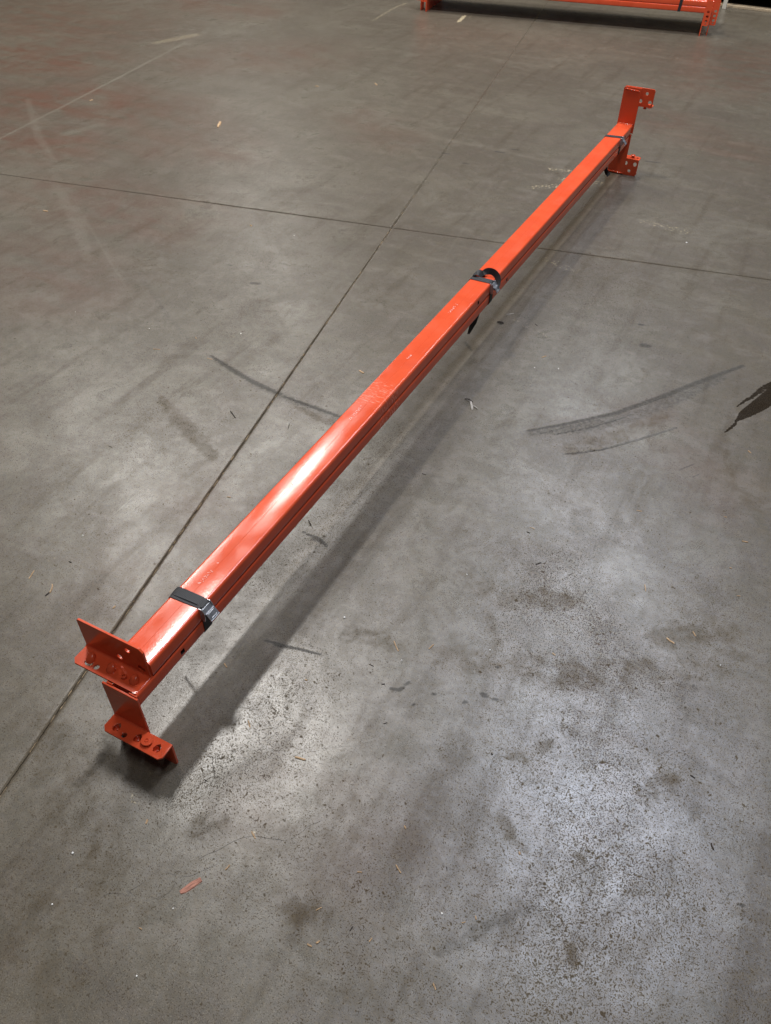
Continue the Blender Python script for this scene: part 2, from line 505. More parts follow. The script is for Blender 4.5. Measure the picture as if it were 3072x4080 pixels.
# name: list of (overview pixels, widths in units, strength)
MARKS = {
    'rubber': [
        ([(455, 768), (500, 798), (548, 826), (605, 852)], [0.2, 0.50, 0.55, 0.35], 0.9),
        ([(612, 856), (660, 874), (700, 888), (738, 902)], [0.22, 0.34, 0.34, 0.25], 0.9),
        ([(1140, 931), (1230, 915), (1330, 893), (1430, 858), (1520, 822), (1606, 790)], [0.3, 0.42, 0.50, 0.60, 0.60, 0.42], 0.66),
        ([(1195, 940), (1290, 921), (1360, 898)], [0.1, 0.16, 0.2], 0.7),
        ([(1220, 982), (1300, 972), (1380, 950), (1462, 924)], [0.2, 0.26, 0.3, 0.26], 0.55),
        ([(572, 1383), (600, 1393), (640, 1402), (700, 1414)], [0.10, 0.26, 0.18, 0.10], 1.0),
        ([(870, 1486), (862, 1492), (842, 1488)], [0.22, 0.24, 0.18], 0.95),
        ([(878, 1478), (884, 1474)], [0.2, 0.2], 0.9), ([(935, 1500), (942, 1502)], [0.18, 0.18], 0.95),
        ([(1044, 1500), (1050, 1504)], [0.28, 0.28], 1.0), ([(1075, 1514), (1066, 1510)], [0.2, 0.2], 0.95),
        ([(1000, 1519), (1008, 1516)], [0.2, 0.2], 0.9), ([(893, 1521), (895, 1522)], [0.2, 0.2], 0.95),
        ([(1074, 1441), (1076, 1442)], [0.22, 0.22], 1.0), ([(1498, 1484), (1500, 1485)], [0.2, 0.2], 0.9),
        ([(655, 1150), (690, 1165), (706, 1180)], [0.15, 0.35, 0.25], 0.75),
        ([(660, 1165), (700, 1172)], [0.12, 0.2], 0.7),
        ([(745, 965), (800, 957)], [0.15, 0.25], 0.5),
        ([(1095, 860), (1003, 742), (1012, 770)], [0.05, 0.05, 0.05], 0.0),
        ([(1005, 740), (1015, 752), (1018, 758)], [0.35, 0.4, 0.3], 0.65),
        ([(1470, 1016), (1480, 1011), (1500, 1003)], [0.12, 0.14, 0.1], 0.6),
        ([(1496, 1031), (1510, 1026)], [0.1, 0.1], 0.6),
        ([(1590, 1949), (1606, 1957)], [0.14, 0.2], 0.9),
        ([(210, 1650), (230, 1600), (245, 1590)], [0.6, 0.9, 0.6], 0.38),
        ([(170, 1690), (200, 1660)], [0.7, 0.7], 0.36),
        ([(1150, 935), (1250, 925), (1350, 905), (1450, 868), (1560, 815)], [0.9, 1.4, 1.6, 1.5, 1.0], 0.42),
        ([(470, 780), (560, 835), (640, 868), (740, 905)], [0.7, 1.0, 1.0, 0.9], 0.40),
        ([(545, 612), (560, 613)], [0.6, 0.5], 0.62), ([(495, 573), (500, 574)], [0.3, 0.3], 0.5),
        ([(780, 652), (790, 653)], [0.3, 0.3], 0.45), ([(1390, 746), (1400, 748)], [0.7, 0.6], 0.75),
        ([(1382, 701), (1388, 702)], [0.35, 0.35], 0.85), ([(1076, 696), (1082, 701)], [0.3, 0.25], 0.8),
        ([(2000, 345), (2000, 346)], [0.1, 0.1], 0),
        ([(955, 330), (970, 333)], [0.35, 0.35], 0.8), ([(1070, 327), (1090, 330)], [0.35, 0.35], 0.85),
        ([(1000, 352), (1012, 354)], [0.35, 0.35], 0.75), ([(1395, 348), (1425, 352)], [0.4, 0.4], 0.7),
        ([(1105, 322), (1120, 324)], [0.35, 0.35], 0.8), ([(375, 178), (420, 158), (520, 105)], [0.2, 0.3, 0.2], 0.4),
        ([(940, 2060), (990, 2040), (1080, 1985), (1160, 1965)], [0.5, 0.8, 0.7, 0.5], 0.36),
        ([(300, 590), (360, 680), (430, 760)], [0.5, 0.7, 0.4], 0.28),
    ],
    'wet': [
        ([(1568, 934), (1590, 915)], [0.10, 0.22], 1.0),
        ([(1590, 911), (1610, 895), (1640, 876), (1690, 840), (1740, 800)], [0.15, 0.75, 1.05, 1.3, 1.3], 0.95),
        ([(1593, 878), (1616, 862)], [0.1, 0.25], 0.95), ([(1620, 862), (1650, 838), (1700, 815)], [0.3, 0.5, 0.6], 0.62),
    ],
    'dust': [
        ([(750, 1370), (1000, 1425), (1190, 1455), (1400, 1460), (1600, 1420)], [1.4, 2.6, 3.0, 2.4, 3.0], 0.48),
        ([(1000, 1245), (1110, 1300), (1240, 1290)], [1.6, 2.4, 2.0], 0.50),
        ([(1570, 975), (1580, 1050), (1640, 1095)], [0.7, 1.1, 1.6], 0.66),
        ([(1500, 712), (1580, 735), (1650, 770)], [0.8, 1.2, 1.2], 0.6),
        ([(340, 850), (390, 910), (460, 985)], [0.5, 1.8, 1.4], 0.62),
        ([(640, 880), (720, 915), (790, 940)], [0.5, 1.3, 1.2], 0.55),
        ([(1430, 1380), (1560, 1365)], [2.2, 2.6], 0.58),
        ([(560, 640), (600, 700)], [2.0, 1.6], 0.35),
        ([(950, 1920), (1010, 1890), (1070, 1830)], [0.3, 0.3, 0.2], 0.0),
        ([(620, 1960), (700, 1985)], [1.3, 1.3], 0.58),
        ([(1230, 970), (1330, 945), (1440, 900)], [1.6, 1.8, 1.5], 0.46),
        ([(430, 1790), (480, 1770)], [1.3, 1.0], 0.5),
        ([(1400, 1720), (1450, 1680)], [1.5, 1.3], 0.5), ([(1120, 1640), (1190, 1610)], [1.4, 1.0], 0.40),
        ([(1060, 1330), (1080, 1420)], [0.8, 1.0], 0.5),
        ([(1080, 1760), (1100, 1800), (1130, 1840)], [0.6, 0.8, 0.5], 0.5),
        ([(1230, 2050), (1240, 2080)], [0.6, 0.5], 0.62), ([(1250, 1850), (1262, 1862)], [0.5, 0.4], 0.62),
        ([(80, 1560), (160, 1750), (260, 1980)], [3.5, 4.0, 4.0], 0.42),
        ([(50, 1960), (120, 2120)], [4.0, 4.0], 0.45), ([(700, 2080), (900, 2150)], [3.0, 3.0], 0.35),
        ([(1340, 420), (1300, 520), (1230, 640)], [1.5, 2.0, 2.2], 0.42),
        ([(1000, 260), (1200, 300)], [4.0, 4.0], 0.35),
    ],
    'pale': [
        ([(470, 455), (600, 560), (700, 690)], [4, 6, 5], 0.19),
        ([(60, 215), (85, 300), (120, 350)], [1.2, 1.6, 0.8], 0.47),
        ([(120, 400), (170, 480), (190, 560)], [1.6, 2.2, 1.2], 0.47),
        ([(140, 290), (220, 268)], [2.0, 2.0], 0.51),
        ([(70, 238), (135, 285)], [0.3, 0.3], 0.51), ([(160, 430), (235, 560), (290, 650)], [0.3, 0.4, 0.25], 0.47),
        ([(70, 118), (240, 142)], [0.35, 0.35], 0.59), ([(205, 110), (250, 115)], [1.6, 1.6], 0.42),
        ([(-60, 331), (0, 299), (140, 228), (280, 155), (400, 92)], [0.4, 0.45, 0.5, 0.6, 0.6], 0.85),
        ([(890, 1045), (893, 1090), (905, 1130)], [0.07, 0.07, 0.06], 0.85),
        ([(470, 540), (465, 600), (470, 640)], [0.10, 0.10, 0.08], 0.51),
        ([(70, 640), (90, 700), (110, 760)], [0.3, 0.5, 0.3], 0.34),
        ([(215, 1615), (240, 1590), (255, 1565), (280, 1535)], [0.12, 0.2, 0.2, 0.12], 0.85),
        ([(80, 1985), (150, 2000), (160, 1985)], [0.1, 0.12, 0.1], 0.59),
        ([(850, 40), (880, 22)], [0.4, 0.5], 0.00),
        ([(1060, 400), (1010, 480), (960, 560)], [0.5, 0.5, 0.4], 0.42),
        ([(1290, 455), (1180, 600), (1100, 720)], [0.2, 0.3, 0.2], 0.51),
        ([(1270, 460), (1170, 590), (1090, 700), (985, 850)], [0.2, 0.25, 0.25, 0.15], 0.42),
        ([(880, 940), (760, 985), (700, 960)], [0.2, 0.25, 0.2], 0.29),
        ([(560, 2010), (640, 2060), (720, 2110)], [0.3, 0.4, 0.3], 0.29),
        ([(330, 480), (300, 420), (170, 380)], [0.2, 0.2, 0.2], 0.34),
    ],
    'chalk': [
        ([(340, 92), (420, 76)], [2.6, 3.0], 0.58), ([(360, 98), (400, 88)], [0.5, 0.5], 0.3),
        ([(800, 48), (850, 18), (880, 5)], [0.8, 1.2, 1.2], 0.56),
        ([(990, 48), (1006, 32)], [0.75, 0.75], 1.15), ([(1012, 40), (1030, 24)], [0.2, 0.2], 0.85),
        ([(1220, 388), (1290, 395)], [2.0, 2.0], 0.53), ([(1150, 405), (1220, 400)], [1.5, 1.5], 0.54),
        ([(1390, 478), (1480, 500)], [1.6, 1.8], 0.47), ([(1180, 560), (1240, 585)], [1.5, 1.5], 0.47),
        ([(200, 75), (380, 60)], [1.5, 1.5], 0.42), ([(1110, 690), (1190, 730)], [1.0, 1.0], 0.42),
        ([(1190, 365), (1260, 372)], [1.2, 1.2], 0.56), ([(960, 90), (1000, 100)], [1.2, 1.2], 0.42),
        ([(285, 1720), (300, 1735)], [0.35, 0.35], 0.62),
        ([(548, 1798), (550, 1803)], [0.3, 0.3], 0.72),
    ],
    'crack': [
        ([(1170, 937), (1230, 921), (1330, 898), (1400, 872), (1440, 856)], [0.1] * 5, 0.9),
        ([(1230, 984), (1300, 973), (1380, 952), (1462, 926)], [0.1] * 4, 0.95),
        ([(462, 771), (505, 800), (550, 828), (605, 852)], [0.1] * 4, 0.8), ([(612, 856), (660, 874), (738, 902)], [0.1] * 3, 0.85),
        ([(420, 1862), (450, 1845), (470, 1838), (490, 1826), (520, 1812), (546, 1806), (585, 1812), (622, 1818)], [0.12] * 8, 1.0),
        ([(622, 1818), (650, 1800), (665, 1785), (700, 1772)], [0.11] * 4, 0.8),
        ([(215, 1942), (235, 1930), (262, 1932), (285, 1938)], [0.13] * 4, 0.95),
        ([(262, 1932), (300, 1915), (318, 1900)], [0.11] * 3, 0.9),
        ([(320, 1935), (345, 1945), (370, 1925), (385, 1895)], [0.13] * 4, 0.9),
        ([(355, 1885), (385, 1892), (410, 1895), (445, 1878), (480, 1862)], [0.11] * 5, 0.8),
        ([(1190, 1560), (1240, 1580), (1270, 1600)], [0.11] * 3, 0.7),
        ([(1190, 1690), (1230, 1700), (1260, 1720), (1280, 1745)], [0.11] * 4, 0.75),
        ([(1075, 1745), (1100, 1752), (1150, 1770)], [0.11] * 3, 0.75),
        ([(1320, 1650), (1370, 1690), (1420, 1725)], [0.11] * 3, 0.75),
        ([(1350, 1725), (1360, 1745), (1355, 1770), (1375, 1800)], [0.11] * 4, 0.75),
        ([(1200, 1910), (1260, 1885), (1300, 1865)], [0.11] * 3, 0.8),
        ([(1540, 1945), (1560, 1955), (1575, 1930), (1600, 1925)], [0.11] * 4, 0.8),
        ([(1470, 1620), (1520, 1660), (1570, 1690)], [0.11] * 3, 0.6),
        ([(460, 1525), (520, 1528), (560, 1536)], [0.06] * 3, 0.5),
        ([(690, 1618), (760, 1612), (800, 1612)], [0.06] * 3, 0.4),
        ([(540, 1370), (520, 1395), (505, 1420)], [0.06] * 3, 0.5),
        ([(700, 1060), (730, 1050), (760, 1058)], [0.05] * 3, 0.4),
        ([(870, 1165), (905, 1180), (1190, 1175)], [0.05] * 3, 0.0),
        ([(1090, 840), (1020, 800), (1010, 815)], [0.05] * 3, 0.0),
    ],
    'rust': [
        ([(60, 40), (160, 60)], [40, 40], 0.55), ([(40, 120), (110, 140), (180, 130)], [20, 22, 16], 0.85),
        ([(60, 220), (180, 215), (300, 240)], [18, 20, 14], 0.95), ([(20, 300), (130, 310)], [16, 16], 0.75),
        ([(300, 300), (360, 320)], [12, 12], 0.5), ([(430, 10), (540, 20)], [18, 18], 0.6),
        ([(60, 560), (160, 620)], [14, 14], 0.5), ([(150, 420), (330, 470)], [16, 16], 0.6), ([(430, 130), (640, 120)], [18, 22], 0.45), ([(380, 230), (480, 330)], [12, 12], 0.5),
        ([(1560, 180), (1620, 120)], [20, 20], 0.5), ([(1440, 260), (1600, 330)], [12, 12], 0.35),
        ([(760, 250), (840, 300)], [10, 10], 0.35), ([(1400, 900), (1560, 1060)], [6, 7], 0.30),
        ([(430, 1100), (330, 1300)], [10, 10], 0.25), ([(700, 1650), (800, 1800)], [6, 8], 0.25),
        ([(560, 1750), (640, 1700)], [4, 4], 0.3),
    ],
    'pitted': [
        ([(1180, 1250), (1250, 1450), (1290, 1700), (1300, 1900), (1250, 2080)], [8, 11, 13, 12, 9], 1.0),
        ([(430, 1700), (560, 1600), (640, 1450)], [4, 7, 5], 0.9),
        ([(600, 1250), (760, 1080), (850, 950)], [4, 6, 5], 0.75),
        ([(1380, 640), (1290, 560), (1330, 720)], [8, 8, 8], 0.55),
        ([(570, 560), (500, 700)], [8, 8], 0.3), ([(300, 960), (340, 900)], [7, 7], 0.35),
        ([(0, 1400), (60, 1800), (60, 2200)], [10, 12, 12], 0.25), ([(700, 1950), (1000, 2000)], [12, 12], 0.30),
        ([(1560, 1300), (1600, 1700), (1600, 2100)], [8, 8, 8], 0.45),
    ],
}


def field(P, strokes, soft):
    out = np.zeros(len(P))
    for pts, ws, st in strokes:
        if st <= 0:
            continue
        q = fpx(pts)
        for i in range(len(q) - 1):
            a, b, wa, wb = q[i], q[i + 1], ws[i], ws[i + 1]
            wm = max(wa, wb) * 1.6
            sel = np.where((P[:, 0] > min(a[0], b[0]) - wm) & (P[:, 0] < max(a[0], b[0]) + wm) &
                           (P[:, 1] > min(a[1], b[1]) - wm) & (P[:, 1] < max(a[1], b[1]) + wm))[0]
            if not len(sel):
                continue
            d = b - a
            r_ = P[sel] - a
            tt = np.clip((r_ @ d) / max(d @ d, 1e-9), 0, 1)
            dist = np.linalg.norm(r_ - tt[:, None] * d, axis=1)
            wd = wa + (wb - wa) * tt
            v_ = np.clip((1.5 - dist / wd) / (1.5 * soft), 0, 1)
            v_ = v_ * v_ * (3 - 2 * v_) * st
            out[sel] = np.maximum(out[sel], v_)
    return out


def crack_field(P, strokes):
    """signed distance to the nearest hairline crack, and its strength close by"""
    dd, mm = np.ones(len(P)), np.zeros(len(P))
    R_ = 0.8
    for pts, ws, st in strokes:
        if st <= 0:
            continue
        q = fpx(pts)
        best = np.full(len(P), 9.0)
        for i in range(len(q) - 1):
            a, b = q[i], q[i + 1]
            sel = np.where((P[:, 0] > min(a[0], b[0]) - R_) & (P[:, 0] < max(a[0], b[0]) + R_) &
                           (P[:, 1] > min(a[1], b[1]) - R_) & (P[:, 1] < max(a[1], b[1]) + R_))[0]
            if not len(sel):
                continue
            d = b - a
            L_ = np.linalg.norm(d)
            d = d / L_
            r_ = P[sel] - a
            tt = r_ @ d
            sg = r_[:, 0] * d[1] - r_[:, 1] * d[0]
            over = np.maximum(np.maximum(-tt, tt - L_), 0)
            dist = np.sqrt(sg * sg + over * over)
            fade = np.ones(len(sel))
            if i == 0:
                fade *= np.clip(tt / 0.6, 0, 1)
            if i == len(q) - 2:
                fade *= np.clip((L_ - tt) / 0.6, 0, 1)
            m_ = np.clip((R_ - dist) / 0.3, 0, 1) * np.clip(1.2 - over, 0, 1) * fade * st
            ok = (dist < best[sel]) & (dist < np.abs(dd[sel]) + (mm[sel] <= 0) * 9)
            k_ = sel[ok]
            best[k_] = dist[ok]
            dd[k_] = np.where(over[ok] > 0, np.sign(sg[ok]) * dist[ok], sg[ok])
            mm[k_] = m_[ok]
    return dd, mm


SOFT = {'rubber': 0.8, 'wet': 0.5, 'dust': 0.8, 'pale': 0.8, 'chalk': 0.7, 'crack': 0.9, 'rust': 1.0, 'pitted': 1.0}


def graded(lo, hi, fine_lo, fine_hi, h, grow=1.06, hmax=9.0):
    xs = list(np.arange(fine_lo, fine_hi + 1e-6, h))
    x, s_ = xs[-1], h
    while x < hi:
        s_ = min(s_ * grow, hmax)
        x = min(x + s_, hi)
        xs.append(x)
    x, s_ = xs[0], h
    low = []
    while x > lo:
        s_ = min(s_ * grow, hmax)
        x = max(x - s_, lo)
        low.append(x)
    return np.array(low[::-1] + xs)


def edge_noise(t_, seed, amp):
    r_ = np.random.RandomState(seed)
    out = np.zeros_like(t_)
    for f_, a_ in ((0.35, 0.4), (1.1, 0.5), (3.1, 0.6), (7.3, 0.45)):
        ph = r_.uniform(0, 6.28, 3)
        out += a_ * np.sin(t_ * f_ + ph[0] + 1.7 * np.sin(t_ * f_ * 0.37 + ph[1]))
    return amp * out


GA, GB, DEPTH = 0.032, 0.042, 0.16          # half widths of the two joints


def slab(name, bs, as_, seed, b_edge, a_edge):
    nb, na = len(bs), len(as_)
    B, A = np.meshgrid(bs, as_, indexing='ij')
    Bv, Av = B.copy(), A.copy()
    sb, sa = (0, 1) if b_edge == 'lo' else (nb - 1, -1), (0, 1) if a_edge == 'lo' else (na - 1, -1)
    e1 = np.clip(edge_noise(Av[sb[0]], seed, 0.045), -0.07, 0.15)
    far_ = np.clip(Av[sb[0]] / 10.0, 0, 1)
    Bv[sb[0]] = sb[1] * (GA * (1 - 0.85 * far_) + (1 - far_) * ( np.abs(e1) * 0.9 + 0.25 * np.clip(edge_noise(Av[sb[0]] * 0.6, seed + 5, 0.25) - 0.28, 0, 0.5)))
    e2 = np.clip(edge_noise(Bv[:, sa[0]], seed + 9, 0.03), -0.05, 0.1)
    Av[:, sa[0]] = sa[1] * (GB + np.abs(e2))
    X = OO[0] + Bv * DB[0] + Av * DA[0]
    Y = OO[1] + Bv * DB[1] + Av * DA[1]
    Z = np.zeros_like(X)
    # worn arris: first rows drop a little
    Z[sb[0]] -= 0.03
    Z[:, sa[0]] -= 0.02
    top = np.stack([X, Y, Z], -1).reshape(-1, 3)
    idx = np.arange(nb * na).reshape(nb, na)
    quads = np.stack([idx[:-1, :-1], idx[1:, :-1], idx[1:, 1:], idx[:-1, 1:]], -1).reshape(-1, 4)
    # skirt into the two joints
    sk_v, sk_f = [], []
    off = len(top)
    for line in (idx[sb[0], :], idx[:, sa[0]]):
        low = top[line].copy()
        low[:, 2] = -DEPTH
        k = off + sum(len(s_) for s_ in sk_v)
        sk_v.append(low)
        n_ = len(line)
        li = np.arange(n_) + k
        f_ = np.stack([line[:-1], line[1:], li[1:], li[:-1]], -1)
        sk_f.append(f_)
    V = np.concatenate([top] + sk_v)
    F = np.concatenate([quads] + sk_f)
    me = bpy.data.meshes.new(name)
    me.vertices.add(len(V))
    me.vertices.foreach_set('co', (V * U).ravel().astype(np.float32))
    me.loops.add(F.size)
    me.loops.foreach_set('vertex_index', F.ravel().astype(np.int32))
    me.polygons.add(len(F))
    me.polygons.foreach_set('loop_start', np.arange(0, F.size, 4, dtype=np.int32))
    me.polygons.foreach_set('loop_total', np.full(len(F), 4, dtype=np.int32))
    me.update(calc_edges=True)
    me.validate()
    P2 = V[:, :2]
    for k, st in MARKS.items():
        if k == 'crack':
            dd, mm = crack_field(P2, st)
            for nm, vals in (('crack_d', dd), ('crack_m', mm)):
                at = me.attributes.new(nm, 'FLOAT', 'POINT')
                at.data.foreach_set('value', vals.astype(np.float32))
            continue
        at = me.attributes.new(k, 'FLOAT', 'POINT')
        at.data.foreach_set('value', field(P2, st, SOFT[k]).astype(np.float32))
    me.materials.append(M_CON)
    ob = bpy.data.objects.new(name, me)
    COL.objects.link(ob)
    return ob


fm = MB()
c4 = [OO + DB * b + DA * a for b, a in ((-620, -420), (420, -420), (420, 620), (-620, 620))]
fm.add([(q[0], q[1], -DEPTH + 0.02) for q in c4], [(0, 1, 2, 3)])
floor = fm.build('floor', M_GROUT)
floor['kind'] = 'structure'
near_b = graded(0, 300, 0, 112, 0.30)
near_a = -graded(0, 330, 0, 152, 0.30)[::-1]
left_b = -graded(0, 500, 0, 95, 0.34)[::-1]
far_a = graded(0, 500, 0, 120, 0.5)
far_b = graded(0, 300, 0, 90, 0.5)
left_b2 = -graded(0, 500, 0, 150, 0.6)[::-1]
for bs, as_, sd, be, ae in ((near_b, near_a, 1, 'lo', 'hi'), (left_b, near_a, 2, 'hi', 'hi'),
                            (far_b, far_a, 3, 'lo', 'lo'), (left_b2, far_a, 4, 'hi', 'lo')):
    sl = slab('concrete_slab', bs, as_, sd, be, ae)
    sl.parent = floor

# crumbling sealant in the long joint
sb_ = MB()
r2 = random.Random(5)
a = -150.0
while a < 60:
    ln = r2.uniform(0.25, 1.6)
    if r2.random() < (0.62 if a < 0 else 0.25):
        b0 = r2.choice((-1, 1, 1)) * r2.uniform(0.02, 0.10)
        hw = r2.uniform(0.03, 0.08)
        n_ = max(3, int(ln / 0.15))
        vv, ff = [], []
        for i in range(n_):
            t_ = a + ln * i / (n_ - 1)
            bb = b0 + r2.uniform(-0.02, 0.02)
            ww = hw * r2.uniform(0.5, 1.3) * (0.3 if i in (0, n_ - 1) else 1)
            zz = r2.uniform(-0.05, 0.014)
            for s_, dz in ((-1, -0.3), (-0.6, 0), (0.6, 0), (1, -0.3)):
                q = OO + DB * (bb + s_ * ww) + DA * t_
                vv.append((q[0], q[1], zz + dz))
        for i in range(n_ - 1):
            for k in range(3):
                ff.append((i * 4 + k, i * 4 + k + 1, i * 4 + k + 5, i * 4 + k + 4))
        sb_.add(vv, ff)
    a += ln + r2.uniform(0.0, 0.6)
so = sb_.build('joint_sealant', M_SEAL)
so.parent = floor
so['kind'] = 'stuff'

# ------------------------------------------------------------------ rack beams
W_, ZB, ZS, ZT, TP = 3.5, 7.06, 8.80, 10.60, 0.20
LFAR = 163.4


def tube_profile(x0, x1, z0, z1, r, hole_z=None, seam=None):
    """closed loop (x, z), counter-clockwise seen from -Y; extra points for holes on the right side and a lap seam on top"""
    p = []
    n = 5

    def arc(cx, cz, a0):
        for i in range(n + 1):
            a_ = a0 + (math.pi / 2) * i / n
            p.append((cx + r * math.cos(a_), cz + r * math.sin(a_)))
    arc(x1 - r, z0 + r, -math.pi / 2)
    if hole_z:
        p.extend([(x1, hole_z[0]), (x1, hole_z[1])])
    arc(x1 - r, z1 - r, 0)
    if seam:
        p.extend([(seam + 0.035, z1), (seam + 0.012, z1 - 0.022), (seam - 0.012, z1 - 0.022), (seam - 0.035, z1 - 0.004)])
    arc(x0 + r, z1 - r, math.pi / 2)
    arc(x0 + r, z0 + r, math.pi)
    return p


def tube(name, parent, x0, x1, y0, y1, z0, z1, holes, seam, hole_z, step=None, xf=None):
    prof = tube_profile(x0, x1, z0, z1, 0.30, hole_z, seam)
    st = sorted({y0, y1} | {h for hc, hw in holes for h in (hc - hw, hc + hw)})
    m = MB()
    n = len(prof)
    hi = 6                                             # index of the first hole point on the right side
    vv = [(x, y, z) for y in st for x, z in prof]
    ff = []
    bad = []
    for k in range(len(st) - 1):
        ym = (st[k] + st[k + 1]) / 2
        for i in range(n):
            j = (i + 1) % n
            q = (k * n + i, k * n + j, (k + 1) * n + j, (k + 1) * n + i)
            if i == hi and any(abs(ym - hc) < hw for hc, hw in holes):
                bad.append(q)
                continue
            ff.append(q)
    ff.append(tuple(range(n))[::-1])
    ff.append(tuple((len(st) - 1) * n + i for i in range(n)))
    base = len(vv)
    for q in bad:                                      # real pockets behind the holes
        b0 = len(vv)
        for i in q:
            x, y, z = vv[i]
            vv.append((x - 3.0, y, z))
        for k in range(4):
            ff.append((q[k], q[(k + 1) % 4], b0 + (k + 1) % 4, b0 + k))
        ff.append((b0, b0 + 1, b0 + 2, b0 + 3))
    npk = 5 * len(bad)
    if xf:
        vv = [xf(*q) for q in vv]
    m.add(vv, ff)
    ob = m.build(name, M_PAINT, parent)
    me = ob.data
    me.materials.append(M_HOLE_SHADE)
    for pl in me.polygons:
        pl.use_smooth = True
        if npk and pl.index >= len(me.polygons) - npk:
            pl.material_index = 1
    md = ob.modifiers.new('nrm', 'EDGE_SPLIT')
    md.split_angle = math.radians(32)
    return ob


def weld(parent, p0, p1, r, seed=1, up=(0, 0, 1)):
    """rippled weld bead from p0 to p1"""
    p0, p1 = Vector(p0), Vector(p1)
    d = (p1 - p0)
    ln = d.length
    d.normalize()
    up = Vector(up)
    sd = d.cross(up).normalized()
    up = sd.cross(d)
    rr = random.Random(seed)
    n = max(6, int(ln / 0.07))
    vv, ff = [], []
    K = 7
    for i in range(n + 1):
        t_ = i / n
        rad = r * (0.80 + 0.25 * abs(math.sin(i * 1.35))) * rr.uniform(0.88, 1.12)
        if i in (0, n):
            rad *= 0.4
        for k in range(K):
            a_ = 2 * math.pi * k / K
            vv.append(p0 + d * (ln * t_) + sd * (rad * math.cos(a_)) + up * (rad * math.sin(a_)))
    for i in range(n):
        for k in range(K):
            j = (k + 1) % K
            ff.append((i * K + k, i * K + j, (i + 1) * K + j, (i + 1) * K + k))
    return MB().add(vv, ff).build('weld_bead', M_PAINT, parent, smooth=True)


def hook(parent, c, up=1, s=1.0, rot=0.0):
    """pressed-out stud: a tongue folded from the plate, pointed on one side"""
    rings = []
    n = 14
    base = []
    for i in range(n):
        a_ = 2 * math.pi * i / n
        r_ = 0.46 * s
        x, y = r_ * math.cos(a_), r_ * math.sin(a_)
        if y > 0:
            y *= 1.35 - 0.6 * abs(x) / r_                # drawn to a point at the back
        base.append((x, y))
    prof = [(1.06, -0.05, 0, 0), (1.0, 0.10, 0, 0.0), (0.86, 0.30, 0.02, 0.05), (0.72, 0.44, 0.0, 0.10), (0.42, 0.52, 0.0, 0.14), (0.12, 0.50, 0, 0.15)]
    vv, ff = [], []
    cr, sr = math.cos(rot), math.sin(rot)
    rr = random.Random(int(c[0] * 100))
    for k, (sc, h, ox, oy) in enumerate(prof):
        for x, y in base:
            jx = rr.uniform(-0.02, 0.02) if k > 1 else 0
            x2, y2 = x * sc + ox + jx, y * sc + oy
            # the near side is folded under: slope the crown
            hh = h * s * (1 + 0.25 * (y2 / 0.5)) if k > 1 else h * s
            vv.append((c[0] + x2 * cr - y2 * sr, c[1] + x2 * sr + y2 * cr, c[2] + up * hh))
    for k in range(len(prof) - 1):
        for i in range(n):
            j = (i + 1) % n
            q = (k * n + i, k * n + j, (k + 1) * n + j, (k + 1) * n + i)
            ff.append(q if up > 0 else q[::-1])
    ff.append(tuple((len(prof) - 1) * n + i for i in range(n)))
    return MB().add(vv, ff).build('hook', M_PAINT, parent, smooth=True)


def pent(cx, cy, s=1.0):
    return [(cx - 0.36 * s, cy - 0.16 * s), (cx - 0.20 * s, cy - 0.42 * s), (cx + 0.20 * s, cy - 0.42 * s), (cx + 0.38 * s, cy - 0.14 * s),
            (cx + 0.26 * s, cy + 0.22 * s), (cx + 0.02 * s, cy + 0.46 * s), (cx - 0.24 * s, cy + 0.24 * s)]


def fillet(m, x0, x1, y, z, r, sy, sz):
    """concave fold radius along x, between a leg (y side sy) and a flange (z side sz)"""
    n = 6
    vv, ff = [], []
    for i in range(n + 1):
        a_ = (math.pi / 2) * i / n
        yy = y + sy * (r - r * math.sin(a_))
        zz = z + sz * (r - r * math.cos(a_))
        vv += [(x0, yy, zz), (x1, yy, zz)]
    for i in range(n):
        q = (2 * i, 2 * i + 1, 2 * i + 3, 2 * i + 2)
        ff.append(q if sy * sz < 0 else q[::-1])
    m.add(vv, ff)


# ---- upper beam
ub = empty('rack_beam', (1.75, 0, ZS))
ub['_wl'] = [1.75 * U, 0, ZS * U]
tag(ub, 'orange steel rack beam on top of the strapped pair, its far bracket raised upright', 'rack beam', 'strapped pair of orange rack beams')
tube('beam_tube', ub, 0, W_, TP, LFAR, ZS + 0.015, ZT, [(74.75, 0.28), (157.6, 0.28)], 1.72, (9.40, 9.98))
# near connector: leg up, flange towards the viewer's end
m = MB()
XL, XR, ZU = -4.18, 3.28, 12.66
m.plate(chamfer(XL, ZS, XR, ZU, (0, 0, 0.42, 0.16)),
        [circle(1.33, 11.48, 0.30), circle(0.0, 9.72, 0.34), circle(2.43, 9.55, 0.40)], TP, (0, TP, 0), (1, 0, 0), (0, 0, 1))
FL = [(-2.72, -1.02), (-0.33, -1.02), (2.30, -1.02)]
m.plate(chamfer(XL, -1.98, XR, 0.06, (0.42, 0.42, 0, 0)),
        [circle(-1.71, -1.42, 0.27), circle(-2.66, -1.36, 0.34, rx=0.44)], TP, (0, 0, ZS - TP), (1, 0, 0), (0, 1, 0))
fillet(m, XL, XR, 0, ZS, 0.22, -1, 1)
con = m.build('end_connector', M_PAINT, ub, bevel=0.035)
for (x, y) in FL:
    h_ = hook(con, (x, y, ZS), 1, 0.98)
MB().lathe([(0.26, -0.1), (0.26, 0.30), (0.20, 0.34), (0.12, 0.34), (0.11, 0.18), (0.02, 0.18)], (1.28, -1.12, ZS), 16).build('locking_pin', M_PAINT, con, smooth=True).modifiers.new('e', 'EDGE_SPLIT')
weld(ub, (0.15, TP + 0.02, ZT - 0.02), (3.25, TP + 0.02, ZT - 0.02), 0.10, 3)
